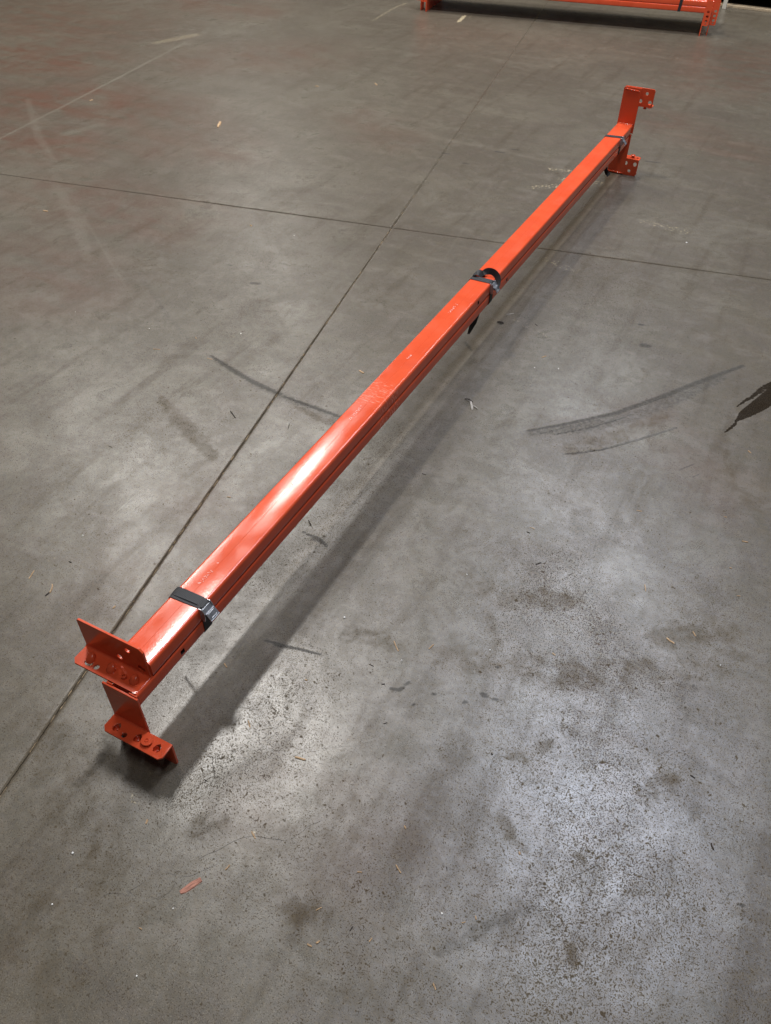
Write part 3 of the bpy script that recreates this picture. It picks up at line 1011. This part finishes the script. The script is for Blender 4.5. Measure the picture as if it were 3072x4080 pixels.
# far end: tall end plate and raised connector
m = MB().plate(chamfer(-0.06, ZS + 0.02, 3.80, 18.02, (0, 0, 0.06, 0.25)), [], TP, (0, LFAR + TP, 0), (1, 0, 0), (0, 0, 1))
m.build('end_plate', M_PAINT, ub, bevel=0.035)
m = MB()
m.plate(chamfer(0.0, 14.46, 6.66, 18.14, (0, 0, 0.32, 0.32)),
        [circle(5.04, 17.14, 0.32), circle(3.96, 15.50, 0.42, rx=0.38), circle(6.02, 15.44, 0.44, rx=0.40)], TP, (0, LFAR + 2 * TP, 0), (1, 0, 0), (0, 0, 1))
m.plate(chamfer(0.0, LFAR + 2 * TP - 0.06, 6.66, LFAR + 2 * TP + 1.95, (0, 0, 0.4, 0.4)), [], TP, (0, 0, 14.44), (1, 0, 0), (0, 1, 0))
con = m.build('end_connector', M_PAINT, ub, bevel=0.035)
MB().lathe([(0.42, -0.50), (0.30, -0.36), (0.28, 0.0)], (5.06, LFAR + 1.0, 14.46), 16).build('locking_pin', M_PAINT, con, smooth=True)
for x in (1.0, 3.3, 5.9):
    hook(con, (x, LFAR + 1.35, 14.44), -1, 0.9)
weld(ub, (0.25, LFAR - 0.02, 17.62), (3.35, LFAR - 0.02, 17.42), 0.14, 5, (0, -1, 0))
weld(ub, (0.10, LFAR - 0.02, ZT + 0.0), (3.40, LFAR - 0.02, ZT + 0.0), 0.15, 6)

# ---- lower beam
lb = empty('rack_beam', (1.75, 0, 0))
lb['_wl'] = [1.75 * U, 0, 0]
tag(lb, 'orange steel rack beam underneath the strapped pair, both brackets standing on the floor', 'rack beam', 'strapped pair of orange rack beams')
YL = -2.34
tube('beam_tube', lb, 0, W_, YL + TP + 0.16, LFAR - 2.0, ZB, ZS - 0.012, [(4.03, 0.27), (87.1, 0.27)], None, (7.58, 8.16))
for x0, x1 in ((0.02, 0.72), (2.55, 3.48)):
    MB().box((x0, YL + TP - 0.02, ZB + 0.1), (x1, YL + TP + 0.18, ZS - 0.16)).build('end_lug', M_PAINT, lb, bevel=0.04)
MB().plate(chamfer(-0.42, 0.06, 3.62, 8.50, (0, 0, 0.08, 0.08)), [], TP, (0, YL + TP, 0), (1, 0, 0), (0, 0, 1)).build('end_plate', M_PAINT, lb, bevel=0.035)
m = MB()
ZL, X0, X1 = 3.40, -0.40, 6.44
YF = YL - 1.78
m.plate(chamfer(X0, YF, X1, YL - 0.02, (0.42, 0.32, 0, 0.0)),
        [pent(0.78, YL - 0.95), pent(3.20, YL - 0.92), pent(5.42, YL - 0.92), circle(1.90, YL - 1.30, 0.26)], TP, (0, 0, ZL - TP), (1, 0, 0), (0, 1, 0))
m.plate(chamfer(X0, 0.0, X1, ZL - 0.05, (0.3, 0.3, 0, 0)), [circle(1.2, 2.3, 0.4), circle(3.4, 2.3, 0.4), circle(5.6, 2.5, 0.36)], TP, (0, YL - 0.01, 0), (1, 0, 0), (0, 0, 1))
fillet(m, X0 + 0.05, 3.60, YL, ZL, 0.18, -1, 1)
con = m.build('end_connector', M_PAINT, lb, bevel=0.05)
for x in (0.78, 3.20, 5.42):
    hook(con, (x - 0.10, YL - 1.15, ZL - TP), -1, 0.82)
MB().lathe([(0.24, -0.05), (0.24, 0.22), (0.54, 0.24), (0.56, 0.30), (0.53, 0.36), (0.22, 0.37), (0.20, 0.43), (0.12, 0.43), (0.10, 0.33), (0.01, 0.33)],
           (4.27, YL - 0.86, ZL), 24).build('locking_pin', M_PAINT, con, smooth=True).modifiers.new('e', 'EDGE_SPLIT')
weld(lb, (-0.30, YL - 0.02, ZL + 0.02), (3.55, YL - 0.02, ZL + 0.02), 0.07, 7)
# far bracket
LF2 = LFAR - 2.0 + 1.6
MB().plate(chamfer(-0.06, 0.10, 3.72, ZS - 0.05, (0.2, 0, 0.06, 0)), [], TP, (0, LF2 + TP, 0), (1, 0, 0), (0, 0, 1)).build('end_plate', M_PAINT, lb, bevel=0.035)
MB().box((0.1, LFAR - 2.1, ZB + 0.1), (3.4, LF2 + 0.02, ZS - 0.1)).build('end_lug', M_PAINT, lb)
m = MB()
m.plate(chamfer(-0.10, 0.0, 6.56, 3.62, (0.30, 0.38, 0, 0)),
        [circle(4.80, 0.98, 0.33), circle(3.76, 2.56, 0.44, rx=0.38), circle(5.84, 2.56, 0.46, rx=0.40)], TP, (0, LF2 + 2 * TP, 0), (1, 0, 0), (0, 0, 1))
yb = LF2 + 2 * TP
m.plate(chamfer(-0.10, yb - 0.06, 6.56, yb + 1.95, (0, 0, 0.4, 0.4)), [circle(5.95, yb + 0.95, 0.28), circle(1.0, yb + 0.95, 0.3)], TP, (0, 0, 3.44), (1, 0, 0), (0, 1, 0))
con = m.build('end_connector', M_PAINT, lb, bevel=0.05)
MB().lathe([(0.34, -0.05), (0.34, 0.40), (0.52, 0.46), (0.52, 0.56), (0.3, 0.62), (0.01, 0.62)], (4.85, yb + 0.85, 3.62), 16).build('locking_pin', M_PAINT, con, smooth=True).modifiers.new('e', 'EDGE_SPLIT')
weld(lb, (0.05, LF2 - 0.02, 0.42), (3.5, LF2 - 0.02, 0.30), 0.13, 8, (0, -1, 0))
weld(lb, (3.5, LF2 - 0.02, ZB + 0.05), (3.5, LF2 - 0.02, ZS - 0.2), 0.08, 9, (1, 0, 0))

# ---- printed lot marks on the upper beam (too small to read in the photograph: rows of ink dots)
def ink(y, x, n, seed):
    rr = random.Random(seed)
    m_ = MB()
    for i in range(n):
        yy = y + (i - n / 2) * 0.30
        if rr.random() < 0.18:
            continue
        for _ in range(rr.randint(2, 4)):
            px_, py_ = x + rr.uniform(-0.17, 0.17), yy + rr.uniform(-0.09, 0.09)
            wx, wy = rr.uniform(0.02, 0.05), rr.uniform(0.02, 0.05)
            m_.box((px_ - wx, py_ - wy, ZT - 0.01), (px_ + wx, py_ + wy, ZT + 0.008))
    m_.build('ink_marking', M_INK, ub)['kind'] = 'stuff'


ink(41.0, 1.38, 12, 1)
ink(70.0, 1.47, 10, 2)
ink(55.3, 1.58, 4, 3)
ink(26.3, 1.76, 4, 4)
ink(11.5, 1.56, 11, 5)


# ------------------------------------------------------------------ straps
def ribbon(path, half, thick, name, parent, wdir=(0, 1, 0), closed=False, mat=None, uvs=6.5):
    """webbing along a path of (point, width direction or None); rectangular section"""
    n = len(path)
    P_ = [Vector(q[0]) for q in path]
    Wd = [Vector(q[1]) if len(q) > 1 and q[1] is not None else Vector(wdir) for q in path]
    vv, ff = [], []
    ln = [0.0]
    for i in range(1, n):
        ln.append(ln[-1] + (P_[i] - P_[i - 1]).length)
    for i in range(n):
        if closed:
            t_ = (P_[(i + 1) % n] - P_[i - 1]).normalized()
        else:
            t_ = (P_[min(i + 1, n - 1)] - P_[max(i - 1, 0)]).normalized()
        wv = (Wd[i] - t_ * Wd[i].dot(t_)).normalized()
        nn = t_.cross(wv)
        hw, ht = half, thick / 2
        for a_, b_ in ((-1, -1), (1, -1), (1, 1), (-1, 1)):
            vv.append(P_[i] + wv * (hw * a_) + nn * (ht * b_))
    last = n if closed else n - 1
    for i in range(last):
        j = (i + 1) % n
        for k in range(4):
            k2 = (k + 1) % 4
            ff.append((i * 4 + k, i * 4 + k2, j * 4 + k2, j * 4 + k))
    if not closed:
        ff.append((3, 2, 1, 0))
        ff.append(tuple((n - 1) * 4 + k for k in range(4)))
    ob = MB().add(vv, ff).build(name, mat or M_WEB, parent)
    uv = ob.data.uv_layers.new(name='UVMap')
    tot = ln[-1]
    for pl in ob.data.polygons:
        ids = [ob.data.loops[i].vertex_index // 4 for i in pl.loop_indices]
        wrap = closed and 0 in ids and (n - 1) in ids
        for li in pl.loop_indices:
            vi = ob.data.loops[li].vertex_index
            u_ = ln[vi // 4]
            if wrap and vi // 4 == 0:
                u_ = tot + 0.3
            uv.data[li].uv = (u_ * uvs * 0.32, (vi % 4) * 0.5)
    for pl in ob.data.polygons:
        pl.use_smooth = True
    ob.modifiers.new('e', 'EDGE_SPLIT').split_angle = math.radians(40)
    return ob


def loop_path(yc, skew=0.0, off=0.05, r=0.34):
    pts = []
    x0, x1, z0, z1 = -off, W_ + off, ZB - off, ZT + off
    for cx, cz, a0 in ((x1 - r, z0 + r, -90), (x1 - r, z1 - r, 0), (x0 + r, z1 - r, 90), (x0 + r, z0 + r, 180)):
        for i in range(6):
            a_ = math.radians(a0 + 90 * i / 5)
            x = cx + r * math.cos(a_)
            pts.append(((x, yc + skew * (x / W_ - 0.5), cz + r * math.sin(a_)), (0, 1, 0)))
    return pts


def buckle(parent, yc, tilt=0.62, s=1.0, open_=0.0):
    """cam buckle: two steel cheeks, a cross body and a flat lever, tilted over the beam's upper right edge"""
    o = Vector((W_ + 0.36, yc, ZT - 0.42))
    # local frame: a = along the lever (down and outwards), n = outward normal, y = across
    an = math.radians(-52)
    a_ = Vector((math.cos(an), 0, math.sin(an)))
    nn = Vector((-a_.z, 0, a_.x))
    Y = Vector((0, 1, 0))

    def pt(u, v, k):
        q = o + a_ * (u * s) + Y * (v * s) + nn * (k * s)
        return tuple(q)
    body = MB()
    vv = [pt(u, v, k) for u, v, k in ((-0.35, -0.60, -0.10), (0.30, -0.60, -0.10), (0.30, 0.60, -0.10), (-0.35, 0.60, -0.10),
                                      (-0.35, -0.60, 0.12), (0.30, -0.60, 0.12), (0.30, 0.60, 0.12), (-0.35, 0.60, 0.12))]
    body.add(vv, [(0, 3, 2, 1), (4, 5, 6, 7), (0, 1, 5, 4), (1, 2, 6, 5), (2, 3, 7, 6), (3, 0, 4, 7)])
    bk = body.build('buckle', M_STEEL, parent, bevel=0.03)
    # cheeks hang down along the side of the stack
    for sgn in (-1, 1):
        out = [(-0.18, 0.30), (0.16, 0.34), (0.42, -0.05), (0.46, -0.75), (0.34, -1.30), (0.10, -1.30), (-0.20, -0.70)]
        pl = MB()
        y0 = yc + sgn * 0.66 * s
        xs = W_ + 0.10
        lo = [(xs + u * s, y0 - 0.05, ZT - 0.25 + v * s) for u, v in out]
        hi = [(xs + u * s, y0 + 0.05, ZT - 0.25 + v * s) for u, v in out]
        k = len(out)
        pl.add(lo + hi, [tuple(range(k)), tuple(range(2 * k - 1, k - 1, -1))] +
               [(i, k + i, k + (i + 1) % k, (i + 1) % k) for i in range(k)])
        pl.build('side_plate', M_STEEL, bk, bevel=0.015)
        MB().lathe([(0.07, -0.02), (0.07, 0.05), (0.02, 0.07)], (xs + 0.05, y0 + sgn * 0.05, ZT - 0.62), 10, (0, sgn, 0), (1, 0, 0)).build('rivet', M_STEEL, bk)
    # lever: plate with a turned rim and a pressed frame
    lv = MB()
    u0, u1, hv = 0.20, 1.10, 0.62
    lev = [(u0, -hv), (u1, -hv), (u1, hv), (u0, hv)]

    def slab_(u0_, u1_, v0, v1, k0, k1):
        q = [pt(u, v, k) for k in (k0, k1) for u, v in ((u0_, v0), (u1_, v0), (u1_, v1), (u0_, v1))]
        lv.add(q, [(0, 3, 2, 1), (4, 5, 6, 7), (0, 1, 5, 4), (1, 2, 6, 5), (2, 3, 7, 6), (3, 0, 4, 7)])
    slab_(u0, u1, -hv, hv, 0.16, 0.24)
    slab_(u1 - 0.06, u1 + 0.02, -hv, hv, -0.06, 0.25)
    slab_(u0 + 0.12, u0 + 0.18, -0.40, 0.40, 0.23, 0.275)
    slab_(u1 - 0.24, u1 - 0.18, -0.40, 0.40, 0.23, 0.275)
    slab_(u0 + 0.18, u1 - 0.24, -0.40, -0.34, 0.23, 0.275)
    slab_(u0 + 0.18, u1 - 0.24, 0.34, 0.40, 0.23, 0.275)
    lv.build('lever', M_STEEL, bk, bevel=0.02)
    return bk


def strap(yc, label):
    s_ = empty('cam_strap', (1.75, yc, ZB))
    s_['_wl'] = [1.75 * U, yc * U, ZB * U]
    tag(s_, label, 'strap', 'black webbing straps around the beams')
    return s_


# near strap: band, a second skewed layer on top, closed buckle
s1 = strap(7.75, 'black webbing strap with closed silver cam buckle, beside the two drilled near brackets')
ribbon(loop_path(7.72, 0.15), 0.56, 0.05, 'webbing', s1, closed=True)
top = []
for i in range(15):
    t_ = i / 14
    x = -0.10 + t_ * 3.7
    z = ZT + 0.10 + 0.05 * math.sin(t_ * math.pi)
    if t_ > 0.85:
        z -= (t_ - 0.85) * 1.2
    if t_ < 0.08:
        z -= (0.08 - t_) * 3
    y = 7.95 - 0.02 + 0.10 * t_
    top.append(((x, y, z), (0.10 * (1 - t_), 1, 0.25 * (0.5 - t_) * (1 - t_))))
ribbon(top, 0.52, 0.05, 'strap_tail', s1)
buckle(s1, 7.85)
ribbon([((0.6, 7.6, ZB - 0.04), (0, 1, 0)), ((1.0, 7.5, ZB - 0.4), (-0.4, 0.9, 0)), ((1.3, 7.2, ZB - 1.4), (-0.75, 0.66, 0)),
        ((1.2, 6.7, ZB - 2.6), (-0.75, 0.66, 0)), ((0.7, 6.5, ZB - 3.8), (-0.75, 0.66, 0)), ((0.0, 6.6, ZB - 4.8), (-0.75, 0.66, 0))], 0.3, 0.05, 'strap_tail', s1)

# middle strap: band, loose loop over the top, hanging tail
s2 = strap(80.0, 'black webbing strap with loose loop standing up beside its silver buckle, at mid beam')
ribbon(loop_path(80.0, 0.1), 0.62, 0.05, 'webbing', s2, closed=True)
lp = []
for i in range(25):
    t_ = i / 24
    x = 0.0 + 4.25 * t_
    if t_ < 0.38:
        k = t_ / 0.38
        lp.append(((0.05 + 1.55 * k, 80.7 + 0.5 * k, ZT + 0.12 + 0.42 * math.sin(k * math.pi)), (0.35 * k, 1 - 0.3 * k, 0.5 * math.sin(k * 2.4))))
    else:
        k = (t_ - 0.38) / 0.62
        ang = math.pi * (0.06 + 0.94 * k)
        lp.append(((2.95 - 1.40 * math.cos(ang), 81.2 + 0.9 * math.sin(ang) - 1.0 * k * k, ZT + 0.32 + 0.55 * math.sin(ang) - 1.0 * k * k),
                   (0.55 * math.cos(ang) * -1, 0.35, 0.9)))
ribbon(lp, 0.50, 0.05, 'strap_tail', s2)
buckle(s2, 80.0, s=1.0)
ribbon([((1.3, 79.6, ZB - 0.04), (0, 1, 0)), ((1.9, 79.2, ZB - 0.35), (0.1, 1, 0)), ((2.2, 78.4, ZB - 1.2), (0.5, 0.85, 0)), ((2.1, 77.5, ZB - 2.4), (0.6, 0.7, 0.2)),
        ((1.9, 77.0, ZB - 3.2), (0.4, 0.8, 0.3)), ((1.75, 76.5, ZB - 4.1), (0.15, 0.9, 0.5))], 0.46, 0.05, 'strap_tail', s2)

# far strap
s3 = strap(153.9, 'black webbing strap with small buckle beside the tall upright bracket')
ribbon(loop_path(153.9, 0.6), 0.62, 0.05, 'webbing', s3, closed=True)
buckle(s3, 154.0)
ribbon([((1.0, 153.6, ZB - 0.04), (0, 1, 0)), ((1.5, 152.5, ZB - 0.5), (0.2, 1, 0)), ((1.9, 151.4, ZB - 1.4), (0.6, 0.8, 0)),
        ((2.1, 150.8, ZB - 2.2), (0.8, 0.5, 0.1)), ((2.6, 150.6, ZB - 2.9), (0.6, 0.5, 0.5)), ((3.2, 150.5, ZB - 3.3), (0.3, 0.5, 0.8))], 0.42, 0.05, 'strap_tail', s3)

# ------------------------------------------------------------------ second pair of beams in the background
F0 = Vector((-6.5, 305.5, 0))
DD = Vector((101.8, 15.5, 0)).normalized()
NN = Vector((-DD.y, DD.x, 0))


def bx(s_, n_, z_):
    q = F0 + DD * s_ + NN * n_
    return (q.x, q.y, z_)


def bplate(m_, s0, s1, n0, n1, z0, z1):
    v_ = [bx(s_, n_, z_) for z_ in (z0, z1) for s_, n_ in ((s0, n0), (s1, n0), (s1, n1), (s0, n1))]
    m_.add(v_, [(0, 3, 2, 1), (4, 5, 6, 7), (0, 1, 5, 4), (1, 2, 6, 5), (2, 3, 7, 6), (3, 0, 4, 7)])


def bg_beam(sl_, sr_, n0, z0, z1, label, dp=1.75):
    e = empty('rack_beam', bx((sl_ + sr_) / 2, n0, 0))
    e['_wl'] = list(e.location)
    tag(e, label, 'rack beam', 'rack beams standing behind')
    # tube, built along y and mapped onto the bundle's axis
    ob = tube('beam_tube', e, n0, n0 + dp, sl_ + 0.2, sr_, z0, (z0 + z1) / 2 - 0.02, [], None, None,
              xf=lambda x, y, z: bx(y, x, z))
    ob = tube('beam_tube', e, n0 + 0.10, n0 + dp, sl_ + 0.2, sr_, (z0 + z1) / 2 + 0.02, z1, [], None, None,
              xf=lambda x, y, z: bx(y, x, z))
    for end in (0, 1):
        s0 = sr_ if end else sl_
        m_ = MB()
        bplate(m_, s0, s0 + 0.34, n0 - 0.15, n0 + 3.4, 0.0, 12.2)
        m_.build('end_plate', M_PAINT, e, bevel=0.035)
        m_ = MB()
        d_ = 1 if end else -1
        hs = [circle(1.05, z_, 0.40, rx=0.46) for z_ in (4.6, 6.0, 7.4)] + [circle(1.05, 3.75, 0.22)]
        eu = DD * d_
        m_.plate(chamfer(0.0, 3.15, 2.02, 10.8, (0, 0.35, 0.35, 0)), hs, 0.2, Vector(bx(s0 + (0.2 if end else 0.02), n0 - 0.1, 0)), eu, (0, 0, 1))
        m_.build('end_connector', M_PAINT, e, bevel=0.03)
    return e


bg_beam(-102.0, -1.25, 0.0, 6.82, 10.35, 'orange rack beam on the front edge of the far bundle, seen full length')
bg_beam(-104.6, 1.12, 1.95, 6.82, 10.30, 'orange rack beam with the end bracket sticking out farthest from the far bundle')
for k_ in range(5):
    bg_beam(-102.0, -1.25, 3.76 + 3.8 * k_, 6.82, 10.30, 'orange rack beam in the inner rows of the far bundle', 3.74)['group'] = 'inner rows of the far bundle'
s4 = empty('cam_strap', bx(-10.2, 1.0, 6.8))
s4['_wl'] = list(s4.location)
tag(s4, 'black webbing strap around the far bundle of orange rack beams', 'strap')
lp = []
for x, z in ((-0.06, 6.76), (-0.06, 8.5), (-0.06, 10.4), (1.9, 10.42), (21.0, 10.4), (21.0, 8.5), (21.0, 6.76), (1.9, 6.74)):
    lp.append((bx(-10.2 + 0.05 * z, x, z), DD))
ribbon(lp, 0.5, 0.05, 'webbing', s4, wdir=DD, closed=True)

# ------------------------------------------------------------------ pallet with painted shade beneath, and post, at the far right
g0, g1 = floor_at(2850, 22.8), floor_at(3072, 49.4)
gd = (g1 - g0).normalized()
gn = Vector((-gd.y, gd.x, 0))


def gb(u, v, z):
    q = g0 + gd * u + gn * v
    return (q.x, q.y, z)


def gbox(m_, u0, u1, v0, v1, z0, z1):
    v_ = [gb(u, v, z) for z in (z0, z1) for u, v in ((u0, v0), (u1, v0), (u1, v1), (u0, v1))]
    m_.add(v_, [(0, 3, 2, 1), (4, 5, 6, 7), (0, 1, 5, 4), (1, 2, 6, 5), (2, 3, 7, 6), (3, 0, 4, 7)])
    return m_


pal = empty('wooden_pallet', gb(10, 4, 0))
pal['_wl'] = list(pal.location)
tag(pal, 'long tan wooden pallet with shade painted black underneath, lengthened out of view, behind the far bundle of beams', 'pallet')
for k, (v0, z0) in enumerate(((0.0, 0.0), (16.0, 0.0), (32.0, 0.0))):  # boards carried on leftwards, unseen, to darken floor reflections under the far bundle
    gbox(MB(), -120, 34, v0, v0 + 3.6, z0, z0 + 0.75).build('bottom_board', M_BOARD, pal, bevel=0.06)
for u in (-119, -90, -60, -30, 32):
    gbox(MB(), u, u + 1.6, 0.1, 35, 0.74, 6.0).build('stringer', M_PALLET_SHADE, pal)
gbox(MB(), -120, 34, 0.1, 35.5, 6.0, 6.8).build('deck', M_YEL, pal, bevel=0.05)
gbox(MB(), -120, 34, 35.5, 36.0, 0.0, 6.8).build('painted_shade_panel', M_PALLET_SHADE, pal)  # black panel standing in for the shade under the deck
gbox(MB(), -120, 34, 4.0, 35.0, 0.76, 0.9).build('painted_shade_sheet', M_PALLET_SHADE, pal)  # black sheet painting shade between the boards
pq = floor_at(2886, 33)
pst = MB().box((pq.x - 0.75, pq.y - 1.4, 0.0), (pq.x + 0.75, pq.y - 0.2, 30)).build('post', M_POST, None, bevel=0.08, origin=(pq.x, pq.y, 0))
tag(pst, 'slim cream post in front of the shade painted black under the pallet', 'post')

# ------------------------------------------------------------------ litter on the floor
def sliver(name, p0, p1, width, thick, mat, label, cat, group=None, seed=0, bend=0.0, lift=0.0):
    """irregular splinter lying between two photo pixels"""
    rr = random.Random(seed)
    a_, b_ = floor_at(*p0), floor_at(*p1)
    d = b_ - a_
    ln = max(d.length, 0.05)
    d = d / ln
    s_ = Vector((-d.y, d.x, 0))
    n = 6
    vv, ff = [], []
    for i in range(n):
        t_ = i / (n - 1)
        ww = width * (0.78 + 0.22 * math.sin(math.pi * (0.15 + 0.7 * t_))) * rr.uniform(0.8, 1.15)
        if i in (0, n - 1):
            ww *= rr.uniform(0.65, 1.0)
        off = s_ * (bend * math.sin(math.pi * t_) + rr.uniform(-0.1, 0.1) * width)
        z0 = lift * math.sin(math.pi * t_) if i not in (0, n - 1) else 0.0
        th = thick * rr.uniform(0.7, 1.2)
        p_ = a_ + d * (ln * t_) + off
        for sw, zz in ((-1, -0.01), (1, -0.01), (0.75, th), (-0.75, th * 0.9)):
            vv.append(p_ + s_ * (ww / 2 * sw) + Vector((0, 0, z0 + zz + 0.01)))
    for i in range(n - 1):
        for k in range(4):
            k2 = (k + 1) % 4
            ff.append((i * 4 + k, i * 4 + k2, i * 4 + 4 + k2, i * 4 + 4 + k))
    ff.append((3, 2, 1, 0))
    ff.append(tuple((n - 1) * 4 + k for k in range(4)))
    mid = (a_ + b_) / 2
    ang = math.atan2(d.y, d.x)
    c_, sn = math.cos(-ang), math.sin(-ang)
    loc = [((q.x - mid.x) * c_ - (q.y - mid.y) * sn, (q.x - mid.x) * sn + (q.y - mid.y) * c_, q.z) for q in vv]
    ob = MB().add(loc, ff).build(name, mat)
    ob.location = mid * U
    ob.rotation_euler = (0, 0, ang)
    return tag(ob, label, cat, group)


sliver('wood_splinter', (718, 3556), (802, 3504), 0.52, 0.07, M_RED, 'long red-brown wood splinter lying flat on bare concrete', 'splinter', seed=3)
sliver('wood_chip', (868, 509), (878, 487), 0.75, 0.28, M_TAN, 'pale square wood chip on the floor beyond the cross joint', 'wood chip', seed=4)
sliver('wood_splinter', (181, 2375), (198, 2360), 0.14, 0.08, M_DARK, 'short dark splinter touching the end of a curved tan one', 'splinter', seed=5)
sliver('wood_splinter', (199, 2362), (209, 2328), 0.13, 0.10, M_TAN, 'curved tan wood splinter left of the long floor joint', 'splinter', seed=6, bend=-0.10)
sliver('wood_chip', (1431, 1476), (1449, 1487), 0.30, 0.10, M_TAN, 'brown wood chip lying just left of the middle of the beams', 'wood chip', seed=7)
sliver('wood_splinter', (1176, 3017), (1218, 3028), 0.20, 0.10, M_TAN, 'straight brown twig-like splinter right of the near bracket', 'splinter', seed=8)
sliver('paper_scrap', (1874, 1596), (1882, 1634), 0.42, 0.05, M_GREYP, 'torn grey paper scrap in the shadow beside the beams', 'paper', seed=9, lift=0.18)
sliver('twig', (1852, 1590), (1884, 1603), 0.12, 0.10, M_DARK, 'dark crooked twig at the top of the torn paper scrap', 'twig', seed=10, lift=0.2)
sliver('twig', (1882, 1617), (1903, 1631), 0.14, 0.10, M_GREYP, 'grey twig sticking out under the torn paper scrap', 'twig', seed=12, lift=0.1)
sliver('dead_leaf', (1981, 1283), (2007, 1289), 0.34, 0.10, M_DARK, 'dark dead leaf near the shadow of the middle strap', 'leaf', seed=13, lift=0.2)
sliver('paper_scrap', (2018, 1253), (2048, 1249), 0.14, 0.04, M_GREYP, 'thin pale paper strip near the dark dead leaf', 'paper', seed=14)
sliver('twig', (918, 1638), (938, 1666), 0.16, 0.10, M_DARK, 'dark straight twig left of the long joint', 'twig', seed=15)
sliver('twig', (2833, 3360), (2842, 3386), 0.14, 0.10, M_DARK, 'short black twig on the pitted shiny concrete', 'twig', seed=16)
sliver('wood_splinter', (2655, 2543), (2686, 2565), 0.20, 0.08, M_TAN, 'forked pale tan splinter on the worn right side of the floor', 'splinter', seed=17)

g = 'small tan splinters scattered over the floor'
lab = 'small tan wood splinter lying loose on the grey concrete'
spots = [(126, 2290, 10, -16), (1718, 2578, 9, -9), (899, 2652, 5, 8), (993, 2886, 4, 14), (907, 3457, 9, -10), (1587, 3463, 10, 16),
         (1433, 3475, 9, 1), (1010, 3328, 8, 14), (2766, 2526, 6, 10), (2206, 2607, 6, 4), (1847, 3676, 7, -2), (1896, 3657, 2, 8),
         (1477, 3745, 6, -8), (1267, 3754, 8, -5), (1233, 3767, 9, 6), (1270, 3622, 11, -6), (585, 3275, 3, -9), (2167, 1422, 9, -3),
         (2986, 1801, 6, 5), (2968, 2159, 12, 2), (2547, 2036, 11, 2), (2120, 2104, 10, 3), (2911, 2264, 5, 2), (2571, 2342, 2, 14),
         (2943, 2375, 7, 1), (624, 1392, 14, 1), (836, 1430, 10, 2), (912, 1981, 8, 1), (781, 1346, 3, 3), (182, 842, 9, 1),
         (363, 400, 7, -2), (1263, 344, 7, 1), (1498, 336, 5, 4), (1614, 3297, 4, 6), (1578, 2575, 9, 20), (1731, 3931, 5, 14),
         (2070, 3400, 2, 5), (1000, 900, 4, 1), (455, 2420, 6, -5), (1220, 2710, 5, 2), (560, 3700, 6, 3), (2890, 2060, 6, 2)]
for i, (x, y, dx, dy) in enumerate(spots):
    wd = rnd.uniform(0.10, 0.17) * (1.0 if y > 1200 else 1.9)
    sliver('wood_splinter', (x - dx, y - dy), (x + dx, y + dy), wd, wd * 0.5, M_TAN, lab, 'splinter', g, seed=100 + i)
lab = 'tiny dark splinter lying loose on the grey concrete'
g = 'tiny dark splinters scattered over the floor'
for i, (x, y, dx, dy) in enumerate([(1480, 2651, 9, 4), (1535, 2882, 8, -2), (2145, 2246, 11, -4), (2137, 1295, 5, 4), (1527, 2726, 7, 0), (2105, 2122, 7, 3),
                                    (280, 2240, 5, 2), (1960, 3005, 4, 3), (1780, 3460, 2, 7), (820, 3110, 6, 4), (2760, 3095, 10, 6), (1400, 3700, 7, -9),
                                    (1235, 2085, 5, 12), (1690, 1890, 8, 3), (440, 1780, 7, 3), (1150, 1700, 3, -12)]):
    wd = rnd.uniform(0.07, 0.12)
    sliver('wood_splinter', (x - dx, y - dy), (x + dx, y + dy), wd, wd * 0.6, M_DARK, lab, 'splinter', g, seed=300 + i)


def crumb(px_, py_, r_, seed):
    rr = random.Random(seed)
    c_ = floor_at(px_, py_)
    bm = bmesh.new()
    bmesh.ops.create_icosphere(bm, subdivisions=1, radius=r_ * U)
    for v_ in bm.verts:
        k = rr.uniform(0.65, 1.2)
        v_.co = Vector((v_.co.x * k, v_.co.y * k, v_.co.z * k * 0.7 + r_ * U * 0.55))
    me = bpy.data.meshes.new('crumb')
    bm.to_mesh(me)
    bm.free()
    me.materials.append(M_CRUMB)
    ob = bpy.data.objects.new('crumb', me)
    COL.objects.link(ob)
    ob.location = c_ * U
    tag(ob, 'tiny white crumb of grit on the grey concrete', 'crumb', 'white crumbs scattered over the floor')


for i, (x, y) in enumerate([(290, 3399), (209, 3603), (545, 3889), (1600, 2632), (1373, 2461), (2735, 968), (2870, 2651), (1952, 2590), (1172, 939),
                            (300, 1243), (2225, 1470), (595, 1310), (330, 2135), (1860, 2290), (2130, 1465), (960, 1330), (690, 3620), (1760, 3640)]):
    crumb(x, y, rnd.uniform(0.07, 0.12) * (1.0 if y > 1200 else 1.5), i)
